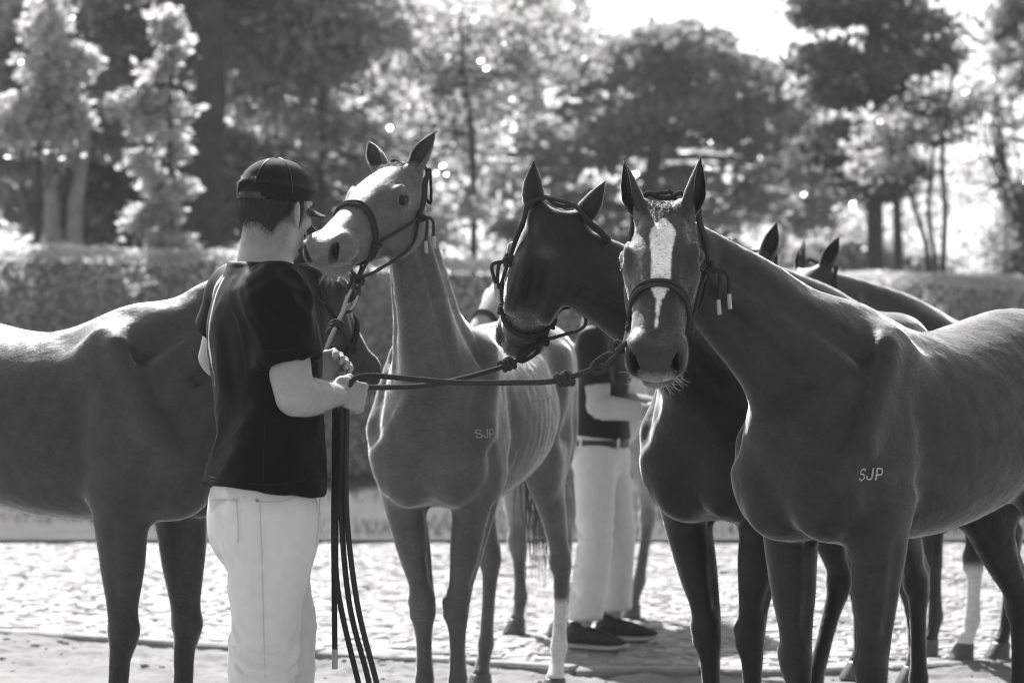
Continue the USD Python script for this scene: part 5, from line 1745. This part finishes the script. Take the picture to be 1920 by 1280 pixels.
def halter(k, label, x0=0.335, slope=0.28, tie=1, chin=None, r=0.0062, ears_back=0.0, tails=2, chin_local=(0.40, 0, -0.235)):
    T = Tack(k)
    h = T.h
    W = h.headpt
    t = thing('rope_halter', label, 'halter', W((0.3, 0, -0.1)), 'rope halters on the horses')
    for i, dx in enumerate((0.0, 0.0155)):
        put(t, 'noseband', closed(W(T.ring(x0 + dx, slope, r * 0.8)), r * h.S), M['rope'])
    chin_w = W(chin_local) if chin is None else chin
    CHIN[k] = chin_w
    for s in (1, -1):
        zc_ = -0.135
        ck = T.side(s, x0 + slope * 0.135 + 0.008, zc_, r)
        tk = T.side(s, 0.115, -0.165, r)
        put(t, 'knot', knot_mesh(W(ck), h.H.d(V(0, s, 0)) @ h.W.R.T, 0.024, r * 1.05), M['rope'])
        mids = [T.side(s, x, z, r * 0.9) for x, z in ((0.29, -0.145), (0.20, -0.155))]
        put(t, 'cheek_rope', rope(W([ck, *mids, tk]), r * 0.85), M['rope'])
        put(t, 'knot', knot_mesh(W(tk), h.H.d(V(0.3, s, 0)) @ h.W.R.T, 0.026, r * 1.1), M['rope'])
        up = [T.side(s, x, z, r) for x, z in ((0.060, -0.125), (0.015, -0.085), (-0.030, -0.055))]
        put(t, 'crown_rope', rope(W([tk, *up, T.top(-0.044, s * 0.048, r), T.top(-0.050, s * 0.02, r), T.top(-0.052, 0, r)]), r * 1.05), M['rope'])
        up2 = [p + V(-0.014, s * 0.003, -0.004) for p in up]
        put(t, 'crown_rope', rope(W([tk, *up2, T.top(-0.058, s * 0.048, r), T.top(-0.064, s * 0.02, r), T.top(-0.066, 0, r)]), r * 0.9), M['rope'])
        lo = T.side(s, 0.205, -0.235, r)
        put(t, 'throat_rope', rope(np.vstack([W([tk, lo]), W(lo) * 0.4 + chin_w * 0.6 + V(0, 0, -0.012), chin_w]), r * 0.9), M['rope'])
        put(t, 'chin_rope', rope(np.vstack([W(ck), W(ck) * 0.5 + chin_w * 0.5 + V(0, 0, -0.006), chin_w]), r * 0.9), M['rope'])
        if s == tie:
            for j in range(tails):
                o = W(tk)
                out = unit((h.H.d(V(0, s, 0)) @ h.W.R.T) * V(1, 1, 0))
                e = o + out * (0.030 + 0.018 * j) + V(0.012 * j - 0.004, 0, -0.085 + 0.016 * j)
                P = [o, o + out * (0.030 + 0.02 * j) + V(0, 0, -0.012), e]
                put(t, 'loose_end', rope(P, r * 0.9), M['rope'])
                put(t, 'end_tip', tube([e, e + V(0.003, 0, -0.042)], np.full(2, r * 1.02), 9), M['tip'])
    put(t, 'knot', knot_mesh(chin_w, V(0.3, 0.2, 1), 0.030, r * 1.1), M['rope'])
    return t


for s in (1, -1):                                      # shut eyes: a dark lash line
    T_ = Tack('blaze')
    put(HORSE['blaze'], 'eyelashes', rope(HS['blaze'].headpt([T_.side(s, x, z, 0.0005) for x, z in ((0.172, -0.060), (0.190, -0.072), (0.208, -0.074), (0.222, -0.068))]), 0.0024), M['hair'])
halter('middle', 'rope halter on the raised head of the horse nosing the man', tie=1, chin=at(670, 523, 8.10))
halter('blaze', 'rope halter on the white-blazed horse, tied below its ear', tie=1, chin=at(1166, 652, 6.44))
halter('dark', 'dark rope halter on the near-black horse looking away', tie=1, chin=at(1016, 636, 7.62))
halter('left', 'rope halter on the lowered head behind the man in the cap', tie=-1, tails=0)
halter('far', 'rope halter of which only the band behind one pricked ear shows', tie=1, tails=0)
halter('farthest', 'rope halter on the farthest horse on the right', tie=1, tails=0)
halter('grey', 'dark halter on the pale grey horse in the background', tie=1, tails=0)

MAN, GROOM = CREW[0][0], CREW[1][0]
fist, lhand = MAN['r_hand'][0], MAN['l_hand'][0]
dF = fist[1]
RR = 0.0080


def lead(label, pts, ends, chain, knot=None, r=RR):
    """pts: the part held taut from the hand; ends: the slack end hanging from the hand; chain: loops joining the rope to the halter."""
    t = thing('lead_rope', label, 'rope', pts[0], 'lead ropes held by the man in the cap')
    put(t, 'taut_rope', rope(pts, r), M['rope'])
    if ends is not None:
        put(t, 'hanging_end', rope(ends, r), M['rope'])
        e = np.asarray(ends[-1])
        put(t, 'end_tip', tube([e, e + V(0, 0, -0.055)], np.full(2, r * 1.05), 9), M['tip'])
    if knot is not None:
        put(t, 'knot', wraps(knot[0], knot[1], r * 1.75, r * 0.95, 3), M['rope'])
        put(t, 'knot', knot_mesh(knot[0] + unit(knot[1]) * 0.006, knot[1], 0.024, r * 0.8), M['rope'])
    for i, (a, b) in enumerate(chain):
        put(t, 'rope_loop', link(a, b, 0.034, r * 0.72, (V(0, 0.25, 1), V(0.3, 1, 0.2))[i % 2]), M['rope'])
    return t


def mixd(px, py, d):
    return at(px, py, d)


c = CHIN['blaze']
lead('lead rope running level from the right fist to the blazed horse, knotted near its end',
     [at(652, 726, dF - 0.01), at(668, 708, dF), at(700, 704, 6.64), at(760, 709, 6.60), at(860, 717, 6.55), at(960, 717, 6.52), at(1045, 713, 6.49), at(1130, 686, 6.46)],
     [at(650, 760, dF), at(650, 790, dF), at(650, 960, dF), at(670, 1130, dF - 0.03), at(702, 1262, dF - 0.10), at(722, 1340, dF - 0.16)],
     [(at(1112, 694, 6.46), at(1150, 668, 6.45)), (at(1130, 688, 6.46), c + V(-0.002, 0, -0.008))], (at(1058, 711, 6.485), V(1, 0, 0.08)))
c = CHIN['dark']
lead('lead rope rising from the fist to the near-black horse with a round knot',
     [at(650, 728, dF), at(672, 726, dF + 0.02), at(730, 726, 6.80), at(800, 722, 6.98), at(870, 708, 7.2), at(940, 688, 7.42), at(985, 668, 7.55)],
     [at(640, 762, dF), at(641, 800, dF), at(640, 960, dF + 0.01), at(655, 1130, dF - 0.01), at(688, 1262, dF - 0.05), at(706, 1340, dF - 0.10)],
     [(at(972, 673, 7.53), at(1008, 650, 7.6)), (at(986, 664, 7.56), c)], (at(951, 684, 7.45), V(1, 0.4, 0.35)))
c = CHIN['middle']
lead('looped lead rope slanting down from the raised horse head to the left hand',
     [at(602, 690, MAN['l_hand'][0][1]), at(613, 654, 6.92), at(629, 615, 7.15), at(650, 572, 7.55)],
     [at(634, 762, dF + 0.02), at(633, 800, dF + 0.02), at(630, 960, dF + 0.03), at(633, 1100, dF + 0.02), at(668, 1262, dF), at(690, 1340, dF - 0.03)],
     [(at(646, 582, 7.5), at(662, 545, 7.9)), (at(656, 560, 7.75), c), (at(661, 556, 7.8), c + V(-0.01, 0, 0.0)), (at(650, 585, 7.5), at(668, 540, 7.95))], (at(629, 614, 7.16), V(0.35, 0.6, 0.8)))
c = CHIN['left']
lead('short lead rope from the lowered head behind the hands to the left hand',
     [at(604, 698, lhand[1]), at(624, 676, 7.2), c * 0.5 + at(626, 672, 7.2) * 0.5 + V(0, 0, -0.03), c],
     [at(629, 762, dF + 0.03), at(628, 800, dF + 0.03), at(626, 960, dF + 0.04), at(627, 1120, dF + 0.04), at(628, 1216, dF + 0.04)], [])
# ---------------------------------------------------------------- people
from scipy.spatial import cKDTree


def pixels(v):
    return CX + v[:, 0] / v[:, 1] * FPX, HORIZON - (v[:, 2] - EYE) / v[:, 1] * FPX


def drape(v, n, line, lift=0.001, step=6):
    """The points of a surface seen along a pixel polyline."""
    L = np.array(line, float)
    P = spline(L, 8)
    x, y = pixels(v)
    ok = (n * v).sum(1) < 0
    T = cKDTree(np.stack([x[ok], y[ok]], 1))
    d, i = T.query(P, 5)
    vv, nn = v[ok], n[ok]
    near = np.array([ii[np.argmin(vv[ii, 1])] for ii in i])
    s = vv[near][:, 1]
    s = np.convolve(np.r_[s[0], s, s[-1]], [0.25, 0.5, 0.25], 'valid')
    return np.array([at(px, py, d_) for (px, py), d_ in zip(P, s)]) + nn[near] * lift


def cap_mesh(J, cap_scale=1.0):
    H = J['head']
    F = Field()
    R = H.R @ rot_y(6)
    F.add(ellipsoid(H.p((-0.010, 0, 0.050)), (0.108, 0.086, 0.091), R), 0.01)
    F.add(ellipsoid(H.p((0.035, 0, 0.058)), (0.070, 0.074, 0.080), R), 0.04)
    F.add(loft(H.p([[-0.012, 0, 0.058], [-0.012, 0, 0.022]]), [[0.087, 0.102, 0.108], [0.086, 0.101, 0.107]], H.R[:, 0], cap=0.008), 0.02)
    F.sub([Half(H.p((-0.012, 0, 0.026)), -(H.R @ V(-0.16, 0, 1)), 0.15)], 0.004)
    F.sub(ellipsoid(H.p((-0.012, 0, 0.030)), (0.100, 0.079, 0.083), R), 0.004)
    F.sub(loft(H.p([[-0.14, 0, 0.030], [-0.06, 0, 0.034]]), [[0.040, 0.036, 0.02], [0.040, 0.034, 0.02]], (0, 0, 1), cap=0.01), 0.003)
    return surface(F, 0.0032)


def brim_mesh(H):
    u = np.linspace(-1, 1, 25)
    rows = []
    for k, t in enumerate(np.linspace(0, 1, 9)):
        x = -0.016 + 0.103 * np.sqrt(1 - (u * 0.80) ** 2) + 0.088 * t * np.sqrt(np.maximum(1 - np.abs(u) ** 3.2, 0.0))
        y = (0.080 + 0.004 * t) * u
        z = 0.030 - 0.014 * t - 0.018 * u * u
        rows.append(np.stack([x, y, z], 1))
    top = np.array(rows)
    n = top.shape[1]
    v = np.vstack([top.reshape(-1, 3), top.reshape(-1, 3) - V(0, 0, 0.0035)])
    f, N = [], 9 * n
    for i in range(8):
        for j in range(n - 1):
            q = [i * n + j, (i + 1) * n + j, (i + 1) * n + j + 1, i * n + j + 1]
            f.append(q)
            f.append([x + N for x in q[::-1]])
    ring = [j for j in range(n)][::-1] + [i * n for i in range(1, 9)] + [8 * n + j for j in range(1, n)] + [i * n + n - 1 for i in range(7, 0, -1)]
    for a_, b_ in zip(ring, ring[1:] + ring[:1]):
        f.append([a_, b_, b_ + N, a_ + N])
    v = H.p(v)
    f = np.array(f)
    return facet(v, f)


def hair_shell(J, seed, cut=0.030):
    H = J['head']
    F = Field()
    F.add(ellipsoid(H.p((-0.016, 0, 0.028)), (0.102, 0.081, 0.096), H.R), 0.01)
    F.add(loft(H.p([[-0.050, 0, 0.01], [-0.062, 0, -0.050], [-0.058, 0, -0.105]]), [[0.068, 0.030, 0.040], [0.058, 0.020, 0.022], [0.046, 0.010, 0.012]], H.R[:, 0], n=3, cap=0.015), 0.03)
    for s in (1, -1):
        F.add(ellipsoid(H.p((0.020, s * 0.070, -0.004)), (0.012, 0.010, 0.034), H.R), 0.015)          # sideburn
        F.sub(ellipsoid(H.p((-0.004, s * 0.092, -0.018)), (0.028, 0.026, 0.048), H.R), 0.01)       # round the ear
    F.sub([Half(H.p((0.045, 0, -0.01)), H.R @ V(1, 0, -0.15), 0.15)], 0.01)
    F.sub([Half(H.p((-0.03, 0, -0.090)), H.R @ V(0.75, 0, -1), 0.12)], 0.02)
    v, f, n = surface(F, 0.004)
    d = meshkit.noise(H.inv(v) * V(90, 90, 26), seed) - 0.5
    return v + n * (d * 0.005)[:, None], f, n


def emit_person(i, label, logo):
    J, body, shirt, pants = CREW[i]
    T, H = J['torso'], J['head']
    t = thing('person', label, 'person', T.o, 'people handling the horses')
    v, f, n = body
    q = H.inv(v)
    tone = np.full(len(v), 0.31)
    if i == 1:
        for s in 'rl':                                   # long pale sleeves under the shirt
            pass
    beard = smooth01(q[:, 0], 0.010, 0.050) * smooth01(-q[:, 2], 0.030, 0.060) * (np.abs(q[:, 1]) < 0.09) * smooth01(-(-q[:, 2]), -0.150, -0.125)
    stub = meshkit.noise(v * 500.0, 3)
    tone = tone * (1 - beard * (0.55 + 0.35 * stub))
    nape = smooth01(-q[:, 2] + 0.03 * (meshkit.noise(v * 60.0, 5) - 0.5), 0.135, 0.075) * smooth01(-q[:, 0], 0.0, 0.03) * (q[:, 2] > -0.17)
    tone = tone * (1 - 0.45 * nape * (0.4 + 0.8 * meshkit.noise(v * V(700, 700, 200), 6)))
    put(t, 'body', (v, f, n), M['skin'], color=tone)
    # shirt with folds
    v, f, n = shirt
    if i == 0:
        arm = at(505, 640, 6.45)
        v = wrinkle(v, n, [(at(460, 640, 6.5), at(440, 560, 6.5) - at(470, 680, 6.5), None, 0.11, 22, 1.0, 1), (at(440, 850, 6.5), at(400, 905, 6.5) - at(480, 780, 6.45), None, 0.16, 16, 1.2, 2),
                           (at(560, 860, 6.5), at(450, 905, 6.5) - at(580, 800, 6.5), None, 0.16, 13, 1.0, 3), (at(555, 600, 6.4), at(520, 540, 6.45) - at(585, 650, 6.4), None, 0.10, 26, 1.2, 4),
                           (at(545, 530, 6.45), at(500, 490, 6.5) - at(600, 590, 6.5), None, 0.08, 30, 1.1, 5), (at(480, 740, 6.45), at(450, 830, 6.45) - at(520, 690, 6.4), None, 0.12, 16, 1.0, 6)], 0.017)
    else:
        v = wrinkle(v, n, [(at(1150, 800, 11.5), V(1, 0, 0.1), None, 0.12, 20, 1.0, 7), (at(1110, 700, 11.5), V(0.3, 0, 1), None, 0.12, 18, 1.0, 8)], 0.012)
    n = normals(v, f)
    q = T.inv(v)
    base = 0.004 if i == 0 else 0.018
    tone = np.full(len(v), base)
    if logo:
        back = (n @ T.R)[:, 0] < -0.15
        y, z = q[:, 1], q[:, 2]
        rr = np.hypot((y - 0.065) / 1.0, (z - 1.475) / 1.25)
        ringm = smooth01(0.0085 - np.abs(rr - 0.078), -0.002, 0.002) * (y > 0.05)
        bar = smooth01(0.0075 - np.abs(y + 0.012 - 0.03 * np.maximum(0, 1.4 - z)), -0.002, 0.002) * (z > 1.27) * (z < 1.56)
        m = np.clip(ringm + bar, 0, 1) * back
        tone = tone * (1 - m) + 0.62 * m
    s_ = put(t, 'shirt', (v, f, n), M['shirt'], color=tone)
    # collar band
    return t, J, (v, f, n)


man, MJ, mshirt = emit_person(0, 'man in black cap and black shirt seen from behind, gathering lead ropes', True)
H = MJ['head']
CAP_ = cap_mesh(MJ)
cap = put(man, 'cap', CAP_, M['cap'])
put(cap, 'brim', brim_mesh(H), M['cap'])
bt = trimesh.creation.icosphere(subdivisions=2)
put(cap, 'button', (bt.vertices * V(0.008, 0.008, 0.005) @ H.R.T + H.p((-0.012, 0, 0.1425)), bt.faces, bt.vertex_normals @ H.R.T), M['cap'])
st_ = []
for a in np.linspace(math.pi - 0.62, math.pi + 0.62, 15):
    st_.append([H.p((-0.012 + 0.110 * math.cos(a), 0.0885 * math.sin(a), 0.012 + z - 0.006 * math.cos(a))) for z in (0, 0.017)] + [H.p((-0.012 + 0.1075 * math.cos(a), 0.086 * math.sin(a), 0.012 + z - 0.006 * math.cos(a))) for z in (0.017, 0)])
st_ = np.array(st_)
sf = [[i * 4 + j, (i + 1) * 4 + j, (i + 1) * 4 + (j + 1) % 4, i * 4 + (j + 1) % 4] for i in range(14) for j in range(4)] + [[0, 1, 2, 3], [59, 58, 57, 56]]
put(cap, 'strap', facet(st_.reshape(-1, 3), np.array(sf)), M['cap_strap'])
hs_ = hair_shell(MJ, 3)
hair_ = put(man, 'hair', hs_, M['hair'])
M['strand'] = mat_plain('hair_strand', 0.03, 0.35, 0.6, 0.3)
rs_ = np.random.default_rng(8)
lie_ = np.cross(np.cross(hs_[2], np.tile(H.R @ V(-0.25, 0, -1), (len(hs_[0]), 1))), hs_[2])
tag(curves(hair_, 'strands', list(hair_fuzz(hs_[0], hs_[2], 9000, 0.020, rs_, lie_ * 1.6, 0.18)), 0.0006, M['strand'])['prim'], kind='stuff')
# panel seams of the cap
cv = H.inv(CAP_[0]) - V(-0.012, 0, 0.03)
for a in np.arange(6) * math.pi / 3 + 0.25:
    pts_ = []
    for e in np.radians(np.linspace(8, 88, 14)):
        dr = V(math.cos(a) * math.cos(e), math.sin(a) * math.cos(e), math.sin(e))
        al = cv @ dr
        nearv = np.where((al > 0) & (np.linalg.norm(cv - np.outer(al, dr), axis=1) < 0.006))[0]
        if len(nearv):
            pts_.append(H.p(V(-0.012, 0, 0.03) + dr * (al[nearv].max() + 0.0004)))
    if len(pts_) > 5:
        put(cap, 'seam', tube(np.array(pts_), np.full(len(pts_), 0.0013), 6), M['cap_strap'])


# stitched hems and side seam of the shirt
for line in ([(492, 655), (530, 658), (578, 647)], [(392, 893), (440, 903), (500, 908), (560, 902), (608, 888)], [(497, 800), (494, 850), (495, 900)]):
    put(man, 'seam', tube(drape(mshirt[0], mshirt[2], line, 0.0002), np.full(len(spline(line, 8)), 0.0011), 6), M['cap'])
# down on the forearm, lit from behind
bv, bf, bn = CREW[0][1]
arm_ = np.where((np.linalg.norm(bv - MJ['r_elbow'], axis=1) < 0.26) & (bv[:, 2] < 1.33) & (bv[:, 0] > MJ['r_elbow'][0] - 0.1))[0]
d_arm = unit(MJ['r_wrist'] - MJ['r_elbow'])
M['down'] = mat_plain('arm_down', 0.30, 0.4, 0.5, 0.1)
tag(curves(man, 'arm_hair', list(hair_fuzz(bv[arm_], bn[arm_], 2600, 0.008, rs_, np.tile(d_arm, (len(arm_), 1)), 0.3)), 0.00035, M['down'])['prim'], kind='stuff')


def trousers(t, J, i):
    v, f, n = CREW[i][3]
    T = J['torso']
    sp = []
    if i == 0:
        sp = [(at(500, 1215, 6.5), V(1, 0.3, -0.1), None, 0.07, 24, 2.2, 11), (at(460, 1030, 6.5), V(1, 0.2, -0.45), None, 0.10, 16, 1.1, 12), (at(560, 1000, 6.55), V(0.5, 0.2, 0.8), None, 0.11, 16, 1.5, 13), (at(530, 1130, 6.5), V(0.35, 0, 1), None, 0.14, 12, 1.0, 14),
              (at(440, 960, 6.5), V(0.6, 0, -0.5), None, 0.07, 22, 0.8, 24), (at(470, 1260, 6.5), V(1, 0.2, 0.25), None, 0.08, 18, 1.4, 25), (at(560, 1200, 6.6), V(1, 0.1, 0.2), None, 0.08, 20, 1.6, 26)]
    else:
        sp = [(J['r_knee'], V(1, 0, 0.25), None, 0.14, 18, 1.0, 15), (J['r_ankle'] + V(0, 0, 0.12), V(1, 0, 0.1), None, 0.10, 26, 1.3, 16), (J['l_ankle'] + V(0, 0, 0.12), V(1, 0, 0.1), None, 0.10, 26, 1.3, 17), (T.p((0, 0, 0.90)), V(1, 0, 0.15), None, 0.14, 18, 0.8, 18)]
    v = wrinkle(v, n, sp, 0.017)
    n = normals(v, f)
    p = put(t, 'trousers', (v, f, n), M['denim'])
    return p, v, n


tr, tv, tn = trousers(man, MJ, 0)
for line in ([(398, 938), (420, 936), (443, 938)], [(443, 938), (446, 980), (446, 1018)], [(484, 940), (520, 940), (552, 932), (566, 908)], [(487, 944), (491, 1040), (494, 1160), (497, 1270)], [(600, 930), (596, 1000), (585, 1060)]):
    put(tr, 'seam', tube(drape(tv, tn, line, 0.0004), np.full(len(spline(line, 8)), 0.0010), 6), M['seam'])
c = drape(tv, tn, [(482, 938), (483, 938)], 0.001)[0]
put(tr, 'rivet', sphere(c, 0.0042, 2), M['metal'])


def shoe(t, ankle, fwd, name='shoe', L=0.285):
    fw = unit(V(fwd[0], fwd[1], 0))
    A = Frame(V(ankle[0], ankle[1], 0), axes(fw, V(0, 0, 1)))
    F = Field()
    F.add(loft(A.p([[-0.062, 0, 0.055], [-0.02, 0, 0.062], [0.06, 0, 0.058], [0.13, 0, 0.050], [0.185, 0, 0.042]]), [[0.036, 0.045, 0.040], [0.040, 0.050, 0.045], [0.044, 0.044, 0.04], [0.046, 0.030, 0.03], [0.034, 0.018, 0.02]], (0, 0, 1), n=3, cap=0.03), 0.02)
    F.add(limb(A.p([[-0.035, 0, 0.07], [-0.03, 0, 0.125]]), [0.045, 0.043], A.R[:, 0]), 0.03)
    F.sub([Half(A.p((0.05, 0, 0.026)), V(0, 0, -1), 0.25)], 0.003)
    F.sub([Half(A.p((-0.03, 0, 0.130)), V(0, 0, 1), 0.08)], 0.004)
    s = put(t, name, surface(F, 0.005), M['shoe'])
    G_ = Field()
    G_.add(loft(A.p([[-0.066, 0, 0.020], [0.0, 0, 0.018], [0.08, 0, 0.016], [0.15, 0, 0.017], [0.200, 0, 0.026]]), [[0.040, 0.016], [0.046, 0.016], [0.051, 0.016], [0.051, 0.015], [0.034, 0.012]], (0, 0, 1), n=3, cap=0.025), 0.01)
    put(s, 'sole', surface(G_, 0.005), M['sole'])


shoe(man, MJ['r_ankle'], V(0.93, 0.2, 0))
shoe(man, MJ['l_ankle'], V(0.97, 0.3, 0))

grm, GJ, gshirt = emit_person(1, 'second man, pale sleeves under dark shirt, head hidden behind a dark horse', False)
gt, gv, gn = trousers(grm, GJ, 1)
put(grm, 'hair', hair_shell(GJ, 4), M['hair'])
# the pale long sleeves, from under the shirt to the wrists
for s in 'rl':
    sh, el, wr = GJ[s + '_shoulder'], GJ[s + '_elbow'], GJ[s + '_wrist']
    F = Field()
    F.add(limb([sh * 0.5 + el * 0.5, el * 0.85 + sh * 0.15, el, el * 0.7 + wr * 0.3, el * 0.3 + wr * 0.7, wr], np.array([0.064, 0.056, 0.055, 0.055, 0.047, 0.038]), V(0, 1, 0.2)), 0.03)
    v, f, n = surface(F, 0.009)
    v = wrinkle(v, n, [(el, V(0.3, 0, 1), None, 0.10, 26, 1.0, 21), (el * 0.5 + wr * 0.5, V(0, 0.3, 1), None, 0.10, 24, 0.9, 22)], 0.009)
    put(grm, 'sleeve', (v, f, normals(v, f)), M['sleeve'])
shoe(grm, GJ['r_ankle'], V(0.90, -0.40, 0))
shoe(grm, GJ['l_ankle'], V(0.95, -0.20, 0))
Tg = GJ['torso']
a = np.linspace(0, 2 * math.pi, 41)
bl = np.stack([0.0 + np.where(np.cos(a) > 0, 0.126, 0.138) * np.cos(a), 0.172 * np.sin(a), 0.966 + 0 * a], 1)
bp = np.concatenate([np.stack([bl[:-1] * V(k, k, 1) + V(0, 0, z)], 1) for k, z in ((1.0, -0.018), (1.0, 0.018), (0.97, 0.018), (0.97, -0.018))], 1)
n_ = 40
bf = [[i * 4 + j, ((i + 1) % n_) * 4 + j, ((i + 1) % n_) * 4 + (j + 1) % 4, i * 4 + (j + 1) % 4] for i in range(n_) for j in range(4)]
belt = put(grm, 'belt', facet(Tg.p(bp.reshape(-1, 3)), np.array(bf)), M['belt'])
for ang_ in (-0.5, -1.9):
    c = V((0.129 if math.cos(ang_) > 0 else 0.141) * math.cos(ang_), 0.175 * math.sin(ang_), 0.966)
    m = trimesh.creation.box((0.014, 0.006, 0.056))
    m.apply_transform(trimesh.transformations.rotation_matrix(ang_ + math.pi / 2, [0, 0, 1]))
    put(gt, 'belt_loop', (Tg.p(m.vertices + c), m.faces, None), M['denim'])
